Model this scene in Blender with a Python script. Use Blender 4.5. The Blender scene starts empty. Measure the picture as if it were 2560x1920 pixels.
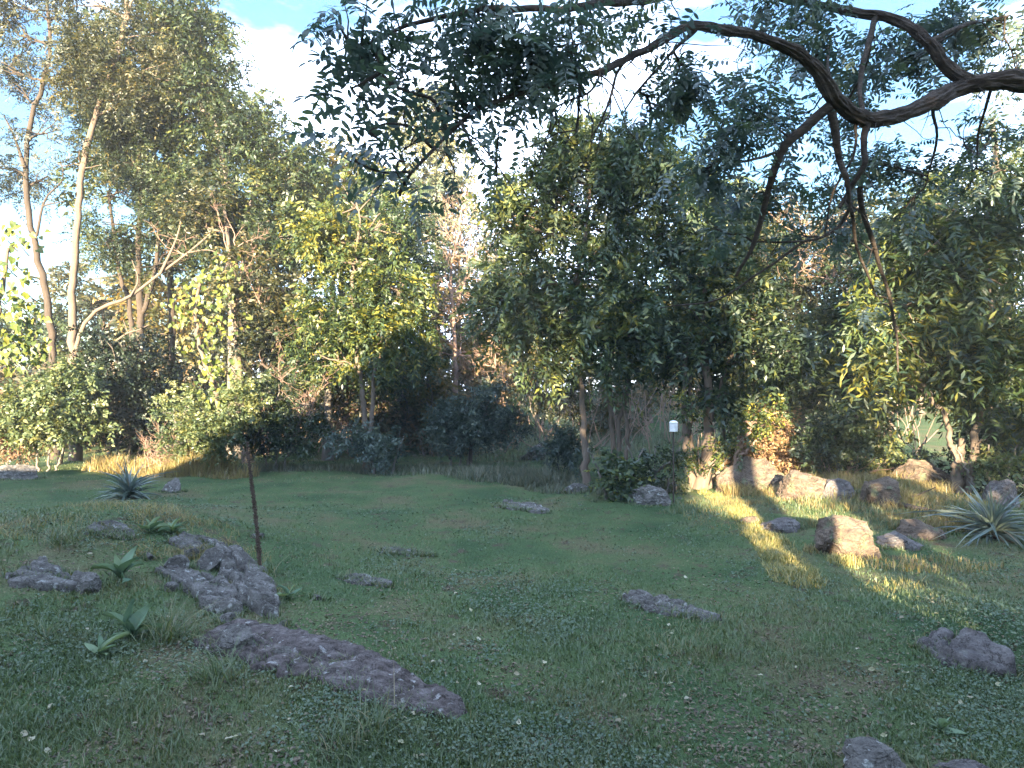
import bpy, bmesh, math
import numpy as np
from mathutils import Vector, Matrix, Quaternion

# ------------------------------------------------------------------ camera, sky, sun, exposure
SC = bpy.context.scene
COL = SC.collection
CAM_Z = 2.4
FPX = 1668.0                       # focal length in pixels of the 2560 px wide photograph
PITCH = math.atan(20.0 / FPX)
cam = bpy.data.cameras.new('camera')
cam.sensor_width = 36.0
cam.lens = 36.0 * FPX / 2560.0
cam.clip_start = 0.05
cam.clip_end = 2000.0
cam_o = bpy.data.objects.new('camera', cam)
COL.objects.link(cam_o)
cam_o.location = (0, 0, CAM_Z)
cam_o.rotation_euler = (math.radians(90) + PITCH, 0, 0)
SC.camera = cam_o

SUN_EL, SUN_AZ = math.radians(11.0), math.radians(8.5)      # sun behind the camera, a little to its left
LIGHT = Vector((math.sin(SUN_AZ) * math.cos(SUN_EL), math.cos(SUN_AZ) * math.cos(SUN_EL), -math.sin(SUN_EL)))
sun = bpy.data.lights.new('sun', 'SUN')
sun.energy = 4.3
sun.angle = math.radians(0.5)
sun.color = (1.0, 0.80, 0.52)
sun_o = bpy.data.objects.new('sun', sun)
COL.objects.link(sun_o)
sun_o.rotation_euler = LIGHT.to_track_quat('-Z', 'Y').to_euler()

world = bpy.data.worlds.new('World')
SC.world = world
world.use_nodes = True
wn, wl = world.node_tree.nodes, world.node_tree.links
wn.clear()
w_out = wn.new('ShaderNodeOutputWorld')
w_bg = wn.new('ShaderNodeBackground')
w_bg.inputs['Strength'].default_value = 0.05
sky = wn.new('ShaderNodeTexSky')
sky.sky_type = 'NISHITA'
sky.sun_disc = False
sky.sun_elevation = SUN_EL
sky.sun_rotation = math.radians(188.5)
sky.air_density = 1.2
sky.dust_density = 0.3
sky.ozone_density = 4.0
# broken white cloud spread over the whole sky
tc = wn.new('ShaderNodeTexCoord')
mp = wn.new('ShaderNodeMapping')
mp.inputs['Scale'].default_value = (1.0, 1.0, 2.2)
mp.inputs['Location'].default_value = (3.3, 0.2, 1.1)
cl = wn.new('ShaderNodeTexNoise')
cl.inputs['Scale'].default_value = 1.7
cl.inputs['Detail'].default_value = 7.0
cl.inputs['Roughness'].default_value = 0.55
cr = wn.new('ShaderNodeValToRGB')
cr.color_ramp.elements[0].position = 0.48
cr.color_ramp.elements[1].position = 0.63
mx = wn.new('ShaderNodeMixRGB')
mx.inputs['Color2'].default_value = (9.4, 11.4, 15.2, 1)
wl.new(tc.outputs['Generated'], mp.inputs['Vector'])
wl.new(mp.outputs['Vector'], cl.inputs['Vector'])
wl.new(cl.outputs['Fac'], cr.inputs['Fac'])
wl.new(cr.outputs['Color'], mx.inputs['Fac'])
wl.new(sky.outputs['Color'], mx.inputs['Color1'])
wl.new(mx.outputs['Color'], w_bg.inputs['Color'])
wl.new(w_bg.outputs['Background'], w_out.inputs['Surface'])

SC.view_settings.view_transform = 'Standard'
SC.view_settings.look = 'None'
SC.view_settings.exposure = 3.55
SC.view_settings.gamma = 1.0
SC.view_settings.use_curve_mapping = False
SC.cycles.max_bounces = 5
SC.cycles.diffuse_bounces = 2
SC.cycles.glossy_bounces = 2
SC.cycles.transmission_bounces = 4
SC.cycles.use_denoising = True
SC.cycles.caustics_reflective = False
SC.cycles.caustics_refractive = False

# ------------------------------------------------------------------ terrain and projection helpers
def sstep(a, b, t):
    t = np.clip((t - a) / (b - a), 0, 1)
    return t * t * (3 - 2 * t)

def hgt(x, y):
    x = np.asarray(x, float); y = np.asarray(y, float)
    z = 0.0 * x
    z = z + 0.55 * np.exp(-(((x + 5.4) / 2.3) ** 2 + ((y - 9.2) / 3.0) ** 2))        # outcrop mound, left
    z = z + 0.16 * np.exp(-(((x + 2.4) / 1.9) ** 2 + ((y - 6.0) / 1.4) ** 2))
    z = z + 0.55 * np.exp(-(((x - 7.6) / 2.6) ** 2 + ((y - 14.2) / 3.0) ** 2))       # stony bank, right
    z = z + 0.22 * np.exp(-(((x - 4.9) / 1.2) ** 2 + ((y - 6.4) / 0.9) ** 2))
    z = z + 0.42 * sstep(-3.0, -8.0, x) * np.exp(-((y - 8.5) / 4.5) ** 2)
    z = z + 1.9 * sstep(23, 58, y)
    z = z + 0.25 * sstep(19, 30, y) * (0.5 + 0.5 * np.sin(x * 0.21 + 1.3))
    z = z + 0.018 * (np.sin(1.7 * x + 0.6 * y) + np.sin(2.3 * y - 0.8 * x + 1.0)) + 0.008 * (np.sin(5.1 * x + 2) + np.sin(4.7 * y + 3.3 * x))
    return z

CT, ST = math.cos(PITCH), math.sin(PITCH)
def ray(px, py):
    u, v = (px - 1280.0) / FPX, (960.0 - py) / FPX
    return np.array([u, CT - v * ST, ST + v * CT])

def P(px, py, Y):
    d = ray(px, py)
    p = d * (Y / d[1])
    return Vector((p[0], p[1], p[2] + CAM_Z))

def G(px, py):
    d = ray(px, py)
    Y = np.concatenate([np.arange(2.5, 30, 0.02), np.arange(30, 90, 0.2)])
    X = d[0] / d[1] * Y
    Z = CAM_Z + d[2] / d[1] * Y
    below = np.nonzero(Z <= hgt(X, Y))[0]
    i = below[0] if len(below) else len(Y) - 1
    return Vector((X[i], Y[i], float(hgt(X[i], Y[i]))))

def base_at(px, Y):
    x = (px - 1280.0) / FPX * Y
    return Vector((x, Y, float(hgt(x, Y))))

def nz(p, s=1.0, seed=0.0):
    """cheap smooth noise, about -1..1, for arrays of points"""
    p = np.asarray(p) * s
    x, y, z = p[..., 0] + seed, p[..., 1] + seed * 1.7, p[..., 2] - seed * 0.9
    a = np.sin(1.9 * x + 1.3 * np.sin(1.1 * y + 0.7 * z)) + np.sin(2.3 * y + 1.7 * np.sin(0.9 * z + x)) + np.sin(2.1 * z + 1.5 * np.sin(1.3 * x - y))
    b = np.sin(4.7 * x - 2.2 * y + 1.1) * np.sin(4.1 * z + 2.9 * y) + np.sin(3.9 * y + 3.1 * x) * np.sin(5.3 * z - 1.7 * x)
    return a / 3.0 * 0.75 + b * 0.2

# ------------------------------------------------------------------ object helpers
def tag(o, label=None, cat=None, group=None, kind=None):
    if label: o['label'] = label
    if cat: o['category'] = cat
    if group: o['group'] = group
    if kind: o['kind'] = kind
    return o

def empty(name, loc, label, cat, group=None):
    o = bpy.data.objects.new(name, None)
    COL.objects.link(o)
    o.location = loc
    o.empty_display_size = 0.2
    return tag(o, label, cat, group)

def link(name, me, parent=None, loc=(0, 0, 0)):
    o = bpy.data.objects.new(name, me)
    COL.objects.link(o)
    o.parent = parent
    o.location = loc
    return o

class MB:
    """collects quads, triangles and tubes and makes one mesh of them"""
    def __init__(self):
        self.v, self.q, self.t, self.qa, self.ta, self.n = [], [], [], [], [], 0
    def quads(self, V, F, tone=None):
        V = np.asarray(V, float); F = np.asarray(F, int)
        self.v.append(V); self.q.append(F + self.n)
        self.qa.append(np.full(len(F), 0.5) if tone is None else np.asarray(tone, float))
        self.n += len(V)
    def tris(self, V, F, tone=None):
        V = np.asarray(V, float); F = np.asarray(F, int)
        self.v.append(V); self.t.append(F + self.n)
        self.ta.append(np.full(len(F), 0.5) if tone is None else np.asarray(tone, float))
        self.n += len(V)
    def leaves(self, Q, tone):
        """Q: (N,4,3) quads"""
        N = len(Q)
        if N:
            self.quads(Q.reshape(-1, 3), np.arange(N * 4).reshape(N, 4), tone)
    def tube(self, pts, rad, sides=6, bump=0.0, seed=0.0, cap=True, tone=0.5):
        pts = np.asarray([tuple(p) for p in pts], float)
        n = len(pts)
        rad = np.asarray(rad, float) if np.ndim(rad) else np.full(n, float(rad))
        tan = np.gradient(pts, axis=0)
        tan /= np.linalg.norm(tan, axis=1)[:, None] + 1e-9
        up = np.array([0.0, 0, 1]) if abs(tan[0, 2]) < 0.9 else np.array([1.0, 0, 0])
        A = np.zeros_like(pts); B = np.zeros_like(pts)
        a = np.cross(up, tan[0]); a /= np.linalg.norm(a)
        for i in range(n):
            a = a - tan[i] * np.dot(a, tan[i]); a /= np.linalg.norm(a) + 1e-9
            A[i] = a; B[i] = np.cross(tan[i], a)
        th = np.arange(sides) / sides * 2 * math.pi
        ring = A[:, None] * np.cos(th)[None, :, None] + B[:, None] * np.sin(th)[None, :, None]
        R = rad[:, None, None]
        if bump:
            s = np.linalg.norm(np.diff(pts, axis=0), axis=1); s = np.concatenate([[0], np.cumsum(s)])
            ph = th[None] * 1.0
            k = np.abs(np.sin(3.5 * ph + 2.1 * np.sin(3.3 * s[:, None] + seed) + 1.1 * np.sin(9 * s[:, None] + 3 * ph)))
            k = k + 0.5 * np.sin(13 * s[:, None] + 5 * ph + seed) * np.sin(7 * ph - 4 * s[:, None])
            if sides >= 30:       # deeply furrowed bark: long ridges that join and part
                tw = 1.3 * np.sin(2.6 * s[:, None] + seed) + .5 * np.sin(7.1 * s[:, None])
                r1 = np.abs(np.sin(4.0 * ph + tw + .8 * np.sin(17 * s[:, None] + 3 * ph)))
                r2 = np.abs(np.sin(5.0 * ph - tw + .9 * np.sin(11 * s[:, None] + 2 * ph)))
                k = .3 + 1.1 * np.minimum(r1, r2) ** .7 + .25 * np.sin(23 * s[:, None] + 6 * ph) * np.sin(15 * s[:, None] - 4 * ph)
            R = R * (1 + bump * (k[..., None] - 0.6))
        V = pts[:, None] + ring * R
        i = np.arange(n - 1)[:, None]; j = np.arange(sides)[None]
        j2 = (j + 1) % sides
        F = np.stack([i * sides + j, i * sides + j2, (i + 1) * sides + j2, (i + 1) * sides + j], -1).reshape(-1, 4)
        self.quads(V.reshape(-1, 3), F, np.full(len(F), tone))
        if cap:
            c = np.concatenate([V[-1], pts[-1:] + tan[-1:] * rad[-1] * 0.5])
            self.tris(c, [[k, (k + 1) % sides, sides] for k in range(sides)], np.full(sides, tone))
    def build(self, name, mat, parent=None, origin=None, smooth=False, kind=None):
        V = np.concatenate(self.v) if self.v else np.zeros((0, 3))
        if origin is not None:
            V = V - np.asarray(tuple(origin))
        Q = np.concatenate(self.q) if self.q else np.zeros((0, 4), int)
        T = np.concatenate(self.t) if self.t else np.zeros((0, 3), int)
        tone = np.concatenate([np.concatenate(self.qa) if self.qa else np.zeros(0), np.concatenate(self.ta) if self.ta else np.zeros(0)])
        me = bpy.data.meshes.new(name)
        me.vertices.add(len(V)); me.vertices.foreach_set('co', V.astype(np.float32).ravel())
        nl = len(Q) * 4 + len(T) * 3
        me.loops.add(nl); me.loops.foreach_set('vertex_index', np.concatenate([Q.ravel(), T.ravel()]).astype(np.int32))
        nf = len(Q) + len(T)
        me.polygons.add(nf)
        st = np.concatenate([np.arange(len(Q)) * 4, len(Q) * 4 + np.arange(len(T)) * 3])
        me.polygons.foreach_set('loop_start', st.astype(np.int32))
        if smooth:
            me.polygons.foreach_set('use_smooth', np.ones(nf, bool))
        at = me.attributes.new('tone', 'FLOAT', 'FACE')
        at.data.foreach_set('value', tone.astype(np.float32))
        me.update(calc_edges=True)
        me.materials.append(mat)
        o = link(name, me, parent)
        if kind: o['kind'] = kind
        return o

def unit(v):
    return v / (np.linalg.norm(v, axis=-1, keepdims=True) + 1e-9)

def leafquads(c, d, n, L, W):
    """kite-shaped folded leaves: centre base c, direction d, normal n"""
    s = unit(np.cross(d, n)); n2 = np.cross(s, d)
    L = np.asarray(L)[:, None]; W = np.asarray(W)[:, None]
    tip = c + d * L - n2 * L * 0.10
    mid = c + d * L * 0.48 + n2 * W * 0.28
    return np.stack([c, mid + s * W * 0.5, tip, mid - s * W * 0.5], 1)

def sprays(rng, o, v, L, K, ll, lw, tone, droop=0.35, ttone=0.22):
    """pinnate sprays: K pairs of leaflets along each twig"""
    N = len(o)
    z = np.array([0, 0, 1.0])
    w = unit(np.cross(v, z) + rng.normal(0, 0.05, (N, 3)))
    m = np.cross(w, v)
    roll = rng.normal(0, 0.7, N)[:, None]
    w, m = w * np.cos(roll) + m * np.sin(roll), m * np.cos(roll) - w * np.sin(roll)
    t = (np.arange(K) + 0.6) / K
    pos = o[:, None] + v[:, None] * (L[:, None] * t)[..., None] - z * (droop * L[:, None] * t * t)[..., None]
    out, tt = [], []
    for sgn in (1, -1):
        d = unit(sgn * w[:, None] * 0.8 + v[:, None] * 0.55 - z * 0.25 + rng.normal(0, 0.28, (N, K, 3)))
        nn = unit(m[:, None] + rng.normal(0, 0.35, (N, K, 3)))
        sc = rng.uniform(0.7, 1.25, (N, K)) * (1 - 0.35 * np.abs(t - 0.45))
        out.append(leafquads(pos.reshape(-1, 3), d.reshape(-1, 3), nn.reshape(-1, 3), (ll * sc).ravel(), (lw * sc).ravel()))
        tt.append(np.clip(np.repeat(tone, K) + rng.normal(0, ttone, N * K), 0, 1))
    return np.concatenate(out), np.concatenate(tt)

# ------------------------------------------------------------------ materials
def new_mat(name):
    m = bpy.data.materials.new(name)
    m.use_nodes = True
    m.node_tree.nodes.clear()
    return m, m.node_tree.nodes, m.node_tree.links

def ramp(nodes, cols, pos=None):
    r = nodes.new('ShaderNodeValToRGB')
    e = r.color_ramp.elements
    k = len(cols)
    pos = pos or [i / (k - 1) for i in range(k)]
    while len(e) < k: e.new(0.5)
    for i in range(k):
        e[i].position = pos[i]
        e[i].color = (*cols[i], 1)
    return r

def leaf_mat(name, cols, trans=0.35, gloss=0.04, rough=0.5, tint=(1.25, 1.15, 0.55)):
    m, n, l = new_mat(name)
    a = n.new('ShaderNodeAttribute'); a.attribute_name = 'tone'
    r = ramp(n, cols)
    l.new(a.outputs['Fac'], r.inputs['Fac'])
    d = n.new('ShaderNodeBsdfDiffuse'); t = n.new('ShaderNodeBsdfTranslucent'); g = n.new('ShaderNodeBsdfGlossy')
    g.inputs['Roughness'].default_value = rough
    g.inputs['Color'].default_value = (0.9, 0.95, 1, 1)
    mu = n.new('ShaderNodeMixRGB'); mu.blend_type = 'MULTIPLY'; mu.inputs['Fac'].default_value = 1
    mu.inputs['Color2'].default_value = (*tint, 1)
    l.new(r.outputs['Color'], d.inputs['Color']); l.new(r.outputs['Color'], mu.inputs['Color1']); l.new(mu.outputs['Color'], t.inputs['Color'])
    m1 = n.new('ShaderNodeMixShader'); m1.inputs['Fac'].default_value = trans
    m2 = n.new('ShaderNodeMixShader'); m2.inputs['Fac'].default_value = gloss
    l.new(d.outputs[0], m1.inputs[1]); l.new(t.outputs[0], m1.inputs[2])
    l.new(m1.outputs[0], m2.inputs[1]); l.new(g.outputs[0], m2.inputs[2])
    o = n.new('ShaderNodeOutputMaterial'); l.new(m2.outputs[0], o.inputs['Surface'])
    return m

def rough_mat(name, cols, scale=6.0, stretch=(1, 1, 1), bump=0.4, rough=0.9, detail=8, pos=None, spots=None, grain=False):
    m, n, l = new_mat(name)
    tcn = n.new('ShaderNodeTexCoord'); mpn = n.new('ShaderNodeMapping'); mpn.inputs['Scale'].default_value = stretch
    l.new(tcn.outputs['Object'], mpn.inputs['Vector'])
    t = n.new('ShaderNodeTexNoise'); t.inputs['Scale'].default_value = scale; t.inputs['Detail'].default_value = detail; t.inputs['Roughness'].default_value = 0.65
    l.new(mpn.outputs['Vector'], t.inputs['Vector'])
    r = ramp(n, cols, pos)
    l.new(t.outputs['Fac'], r.inputs['Fac'])
    col = r.outputs['Color']
    if spots:
        s = n.new('ShaderNodeTexNoise'); s.inputs['Scale'].default_value = spots[1]; s.inputs['Detail'].default_value = 5
        l.new(tcn.outputs['Object'], s.inputs['Vector'])
        sr = ramp(n, [(0, 0, 0), (1, 1, 1)], [spots[2], spots[2] + 0.06])
        l.new(s.outputs['Fac'], sr.inputs['Fac'])
        mxn = n.new('ShaderNodeMixRGB'); mxn.inputs['Color2'].default_value = (*spots[0], 1)
        l.new(sr.outputs['Color'], mxn.inputs['Fac']); l.new(col, mxn.inputs['Color1'])
        col = mxn.outputs['Color']
    hsrc = t.outputs['Fac']
    if grain:                      # fine grain, hairline cracks and stains
        gn = n.new('ShaderNodeTexNoise'); gn.inputs['Scale'].default_value = 42; gn.inputs['Detail'].default_value = 6; gn.inputs['Roughness'].default_value = .75
        vo = n.new('ShaderNodeTexVoronoi'); vo.feature = 'DISTANCE_TO_EDGE'; vo.inputs['Scale'].default_value = 3.2
        wv = n.new('ShaderNodeVectorMath'); wv.operation = 'ADD'; sc_ = n.new('ShaderNodeVectorMath'); sc_.operation = 'SCALE'; sc_.inputs['Scale'].default_value = .55
        l.new(tcn.outputs['Object'], gn.inputs['Vector']); l.new(t.outputs['Color'], sc_.inputs[0]); l.new(sc_.outputs[0], wv.inputs[1]); l.new(tcn.outputs['Object'], wv.inputs[0]); l.new(wv.outputs[0], vo.inputs['Vector'])
        gr = ramp(n, [(.55, .55, .55), (1.0, 1.0, 1.0), (1.4, 1.4, 1.4)], [.32, .5, .70]); l.new(gn.outputs['Fac'], gr.inputs['Fac'])
        cr2 = ramp(n, [(.28, .26, .25), (1, 1, 1)], [.0, .035]); l.new(vo.outputs['Distance'], cr2.inputs['Fac'])
        for src in (gr, cr2):
            q = n.new('ShaderNodeMixRGB'); q.blend_type = 'MULTIPLY'; q.inputs['Fac'].default_value = 1; l.new(col, q.inputs['Color1']); l.new(src.outputs['Color'], q.inputs['Color2']); col = q.outputs['Color']
        ad = n.new('ShaderNodeMath'); ad.operation = 'MULTIPLY_ADD'; ad.inputs[1].default_value = .6; l.new(gn.outputs['Fac'], ad.inputs[0]); l.new(t.outputs['Fac'], ad.inputs[2]); hsrc = ad.outputs[0]
    b = n.new('ShaderNodeBsdfPrincipled')
    b.inputs['Roughness'].default_value = rough
    b.inputs['Specular IOR Level'].default_value = 0.25
    l.new(col, b.inputs['Base Color'])
    bp = n.new('ShaderNodeBump'); bp.inputs['Strength'].default_value = bump; bp.inputs['Distance'].default_value = 0.03
    l.new(hsrc, bp.inputs['Height']); l.new(bp.outputs['Normal'], b.inputs['Normal'])
    o = n.new('ShaderNodeOutputMaterial'); l.new(b.outputs[0], o.inputs['Surface'])
    return m

M = {}
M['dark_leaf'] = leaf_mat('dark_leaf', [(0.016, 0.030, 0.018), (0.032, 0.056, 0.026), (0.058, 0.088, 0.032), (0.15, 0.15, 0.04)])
M['teal_leaf'] = leaf_mat('teal_leaf', [(0.028, 0.050, 0.028), (0.054, 0.088, 0.042), (0.088, 0.122, 0.044), (0.20, 0.21, 0.05)])
M['olive_leaf'] = leaf_mat('olive_leaf', [(0.020, 0.030, 0.015), (0.040, 0.050, 0.021), (0.076, 0.078, 0.030), (0.18, 0.145, 0.05)])
M['lime_leaf'] = leaf_mat('lime_leaf', [(0.020, 0.042, 0.020), (0.042, 0.074, 0.024), (0.10, 0.125, 0.026), (0.23, 0.21, 0.03)])
M['catalpa_leaf'] = leaf_mat('catalpa_leaf', [(0.028, 0.050, 0.012), (0.062, 0.092, 0.014), (0.11, 0.13, 0.018), (0.18, 0.165, 0.022)], trans=0.3, gloss=0.03)
M['gold_leaf'] = leaf_mat('gold_leaf', [(0.06, 0.07, 0.022), (0.11, 0.10, 0.025), (0.18, 0.135, 0.03), (0.26, 0.15, 0.045)])
M['wisp_leaf'] = leaf_mat('wisp_leaf', [(0.022, 0.032, 0.026), (0.038, 0.050, 0.034), (0.068, 0.075, 0.042), (0.16, 0.14, 0.06)])
M['needle'] = leaf_mat('needle', [(0.07, 0.10, 0.07), (0.12, 0.14, 0.09), (0.19, 0.18, 0.09), (0.25, 0.22, 0.09)], trans=0.2)
M['locust_leaf'] = leaf_mat('locust_leaf', [(0.034, 0.060, 0.062), (0.056, 0.092, 0.084), (0.095, 0.135, 0.075), (0.19, 0.20, 0.06)], trans=0.35, gloss=0.08, tint=(1.0, 1.1, 0.8))
M['rust_leaf'] = leaf_mat('rust_leaf', [(0.10, 0.06, 0.04), (0.17, 0.10, 0.06), (0.24, 0.15, 0.08), (0.30, 0.21, 0.10)], trans=0.2)
M['near_black_leaf'] = leaf_mat('near_black_leaf', [(0.008, 0.016, 0.010), (0.014, 0.026, 0.014), (0.022, 0.036, 0.018), (0.04, 0.055, 0.03)], trans=0.1)  # near-black: the shade of the left foliage hollow is put into this colour
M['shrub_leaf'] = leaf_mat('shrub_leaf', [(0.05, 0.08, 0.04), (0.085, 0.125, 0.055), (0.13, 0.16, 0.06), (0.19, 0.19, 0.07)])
M['understory'] = leaf_mat('understory', [(0.05, 0.06, 0.035), (0.08, 0.08, 0.042), (0.15, 0.11, 0.06), (0.26, 0.16, 0.08)], trans=0.3)
M['mist_leaf'] = leaf_mat('mist_leaf', [(0.035, 0.060, 0.052), (0.055, 0.085, 0.07), (0.08, 0.11, 0.08), (0.12, 0.14, 0.08)], trans=0.2)
M['grass'] = leaf_mat('grass', [(0.055, 0.092, 0.042), (0.088, 0.135, 0.056), (0.125, 0.165, 0.066), (0.22, 0.19, 0.10)], trans=0.25, gloss=0.05)
M['ivy'] = leaf_mat('ivy', [(0.048, 0.086, 0.056), (0.080, 0.130, 0.080), (0.11, 0.16, 0.095), (0.15, 0.19, 0.11)], trans=0.2, gloss=0.05)
M['dry_grass'] = leaf_mat('dry_grass', [(0.13, 0.10, 0.05), (0.24, 0.18, 0.08), (0.30, 0.25, 0.10), (0.17, 0.20, 0.06)], trans=0.3)
M['beam_tinted_grass'] = leaf_mat('beam_tinted_grass', [(0.10, 0.14, 0.04), (0.20, 0.20, 0.06), (0.34, 0.29, 0.11), (0.42, 0.34, 0.15)], trans=0.2)  # straw colour raised so the sunbeam strip looks more brightly lit
M['weed'] = leaf_mat('weed', [(0.05, 0.075, 0.045), (0.085, 0.10, 0.065), (0.13, 0.135, 0.09), (0.18, 0.17, 0.11)], trans=0.25)
M['litter'] = leaf_mat('litter', [(0.07, 0.05, 0.038), (0.12, 0.09, 0.06), (0.19, 0.15, 0.10), (0.28, 0.25, 0.16)], trans=0.15)
M['pale_leaf'] = leaf_mat('pale_leaf', [(0.20, 0.17, 0.11), (0.30, 0.27, 0.18), (0.42, 0.40, 0.30), (0.26, 0.26, 0.11)], trans=0.15)
M['yucca_leaf'] = leaf_mat('yucca_leaf', [(0.06, 0.095, 0.085), (0.10, 0.14, 0.115), (0.16, 0.20, 0.15), (0.27, 0.28, 0.18)], trans=0.1, gloss=0.1)
M['mullein_leaf'] = leaf_mat('mullein_leaf', [(0.10, 0.17, 0.12), (0.14, 0.22, 0.15), (0.18, 0.26, 0.17), (0.22, 0.28, 0.16)], trans=0.25, gloss=0.01)
M['twig_pink'] = rough_mat('twig_pink', [(0.16, 0.10, 0.08), (0.34, 0.24, 0.19)], scale=5)
M['bark_pale'] = rough_mat('bark_pale', [(0.060, 0.046, 0.036), (0.19, 0.15, 0.12)], scale=9, stretch=(1, 1, 0.25), bump=0.6)
M['bark_grey'] = rough_mat('bark_grey', [(0.07, 0.062, 0.055), (0.19, 0.17, 0.15)], scale=9, stretch=(1, 1, 0.2), bump=0.7)
M['bark_dark'] = rough_mat('bark_dark', [(0.025, 0.020, 0.018), (0.085, 0.068, 0.055)], scale=9, stretch=(1, 1, 0.2), bump=0.7)
M['bark_locust'] = rough_mat('bark_locust', [(0.014, 0.011, 0.010), (0.060, 0.048, 0.041), (0.20, 0.16, 0.13)], scale=22, stretch=(0.25, 1, 1), bump=1.0)
M['rock'] = rough_mat('rock', [(0.060, 0.056, 0.053), (0.120, 0.114, 0.108), (0.21, 0.202, 0.195)], scale=4.5, stretch=(1, 1, 2.2), bump=0.9, pos=[0.3, 0.5, 0.72], spots=((0.28, 0.29, 0.28), 13.0, 0.60), grain=True)
M['rock_tan'] = rough_mat('rock_tan', [(0.050, 0.037, 0.030), (0.105, 0.080, 0.063), (0.18, 0.145, 0.115)], scale=4.0, stretch=(1, 1, 2.0), bump=0.8, pos=[0.3, 0.5, 0.75], spots=((0.10, 0.11, 0.07), 6.0, 0.58), grain=True)
M['rock_dark'] = rough_mat('rock_dark', [(0.06, 0.055, 0.055), (0.11, 0.10, 0.10), (0.19, 0.18, 0.18)], scale=4.5, bump=0.9, pos=[0.3, 0.5, 0.75], spots=((0.16, 0.16, 0.15), 14.0, 0.60), grain=True)
M['slab'] = rough_mat('slab', [(0.045, 0.037, 0.036), (0.098, 0.082, 0.080), (0.20, 0.178, 0.178)], scale=6, stretch=(1, 1.4, 1), bump=0.9, pos=[0.32, 0.5, 0.72], spots=((0.30, 0.30, 0.30), 12.0, 0.62), grain=True)
M['stalk'] = rough_mat('stalk', [(0.05, 0.035, 0.028), (0.14, 0.10, 0.075)], scale=30, bump=0.8)
M['white_plastic'] = rough_mat('white_plastic', [(0.74, 0.75, 0.77), (0.82, 0.82, 0.83)], scale=3, bump=0.0, rough=0.4)
M['grey_metal'] = rough_mat('grey_metal', [(0.16, 0.17, 0.18), (0.24, 0.25, 0.26)], scale=5, bump=0.05, rough=0.5)
M['siding'] = rough_mat('siding', [(0.55, 0.54, 0.50), (0.62, 0.61, 0.57)], scale=2, bump=0.05)
M['shingle'] = rough_mat('shingle', [(0.06, 0.055, 0.05), (0.12, 0.11, 0.10)], scale=14, bump=0.4)
M['pane'] = rough_mat('pane', [(0.02, 0.025, 0.03), (0.03, 0.035, 0.04)], scale=1, bump=0.0, rough=0.05)

# ground: turf thatch, bare soil and a little litter
def ground_mat():
    m, n, l = new_mat('ground')
    tcn = n.new('ShaderNodeTexCoord')
    def noise(scale, det=6):
        t = n.new('ShaderNodeTexNoise'); t.inputs['Scale'].default_value = scale; t.inputs['Detail'].default_value = det
        t.inputs['Roughness'].default_value = 0.62
        l.new(tcn.outputs['Object'], t.inputs['Vector']); return t
    a, b, c = noise(0.55), noise(3.0), noise(45.0, 3)
    ra = ramp(n, [(0.048, 0.088, 0.040), (0.078, 0.120, 0.052), (0.120, 0.118, 0.066)], [0.36, 0.5, 0.62])
    l.new(a.outputs['Fac'], ra.inputs['Fac'])
    rb = ramp(n, [(0, 0, 0), (1, 1, 1)], [0.56, 0.68])
    l.new(b.outputs['Fac'], rb.inputs['Fac'])
    mx1 = n.new('ShaderNodeMixRGB'); mx1.inputs['Color2'].default_value = (0.085, 0.068, 0.050, 1)
    l.new(rb.outputs['Color'], mx1.inputs['Fac']); l.new(ra.outputs['Color'], mx1.inputs['Color1'])
    rc = ramp(n, [(0.55, 0.55, 0.55), (1.35, 1.35, 1.35)], [0.3, 0.7])
    l.new(c.outputs['Fac'], rc.inputs['Fac'])
    mx2 = n.new('ShaderNodeMixRGB'); mx2.blend_type = 'MULTIPLY'; mx2.inputs['Fac'].default_value = 1
    l.new(mx1.outputs['Color'], mx2.inputs['Color1']); l.new(rc.outputs['Color'], mx2.inputs['Color2'])
    p = n.new('ShaderNodeBsdfPrincipled'); p.inputs['Roughness'].default_value = 0.95; p.inputs['Specular IOR Level'].default_value = 0.1
    l.new(mx2.outputs['Color'], p.inputs['Base Color'])
    bp = n.new('ShaderNodeBump'); bp.inputs['Strength'].default_value = 0.8; bp.inputs['Distance'].default_value = 0.04
    l.new(c.outputs['Fac'], bp.inputs['Height']); l.new(bp.outputs['Normal'], p.inputs['Normal'])
    o = n.new('ShaderNodeOutputMaterial'); l.new(p.outputs[0], o.inputs['Surface'])
    return m
M['ground'] = ground_mat()

# ------------------------------------------------------------------ the ground
def axis(lo, hi, step, far):
    core = list(np.arange(lo, hi + 1e-6, step))
    s, a = step, core[-1]
    while a < far: s *= 1.25; a += s; core.append(a)
    s, a = step, core[0]
    while a > -far: s *= 1.25; a -= s; core.insert(0, a)
    return np.array(core)
gx, gy = axis(-15, 15, 0.22, 700), axis(2, 26, 0.20, 700)
X, Y = np.meshgrid(gx, gy)
V = np.stack([X, Y, hgt(X, Y)], -1).reshape(-1, 3)
nx, ny = len(gx), len(gy)
i = (np.arange(ny - 1)[:, None] * nx + np.arange(nx - 1)[None]).ravel()
gb = MB(); gb.quads(V, np.stack([i, i + 1, i + nx + 1, i + nx], -1))
tag(gb.build('ground', M['ground'], smooth=True), kind='structure')

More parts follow.
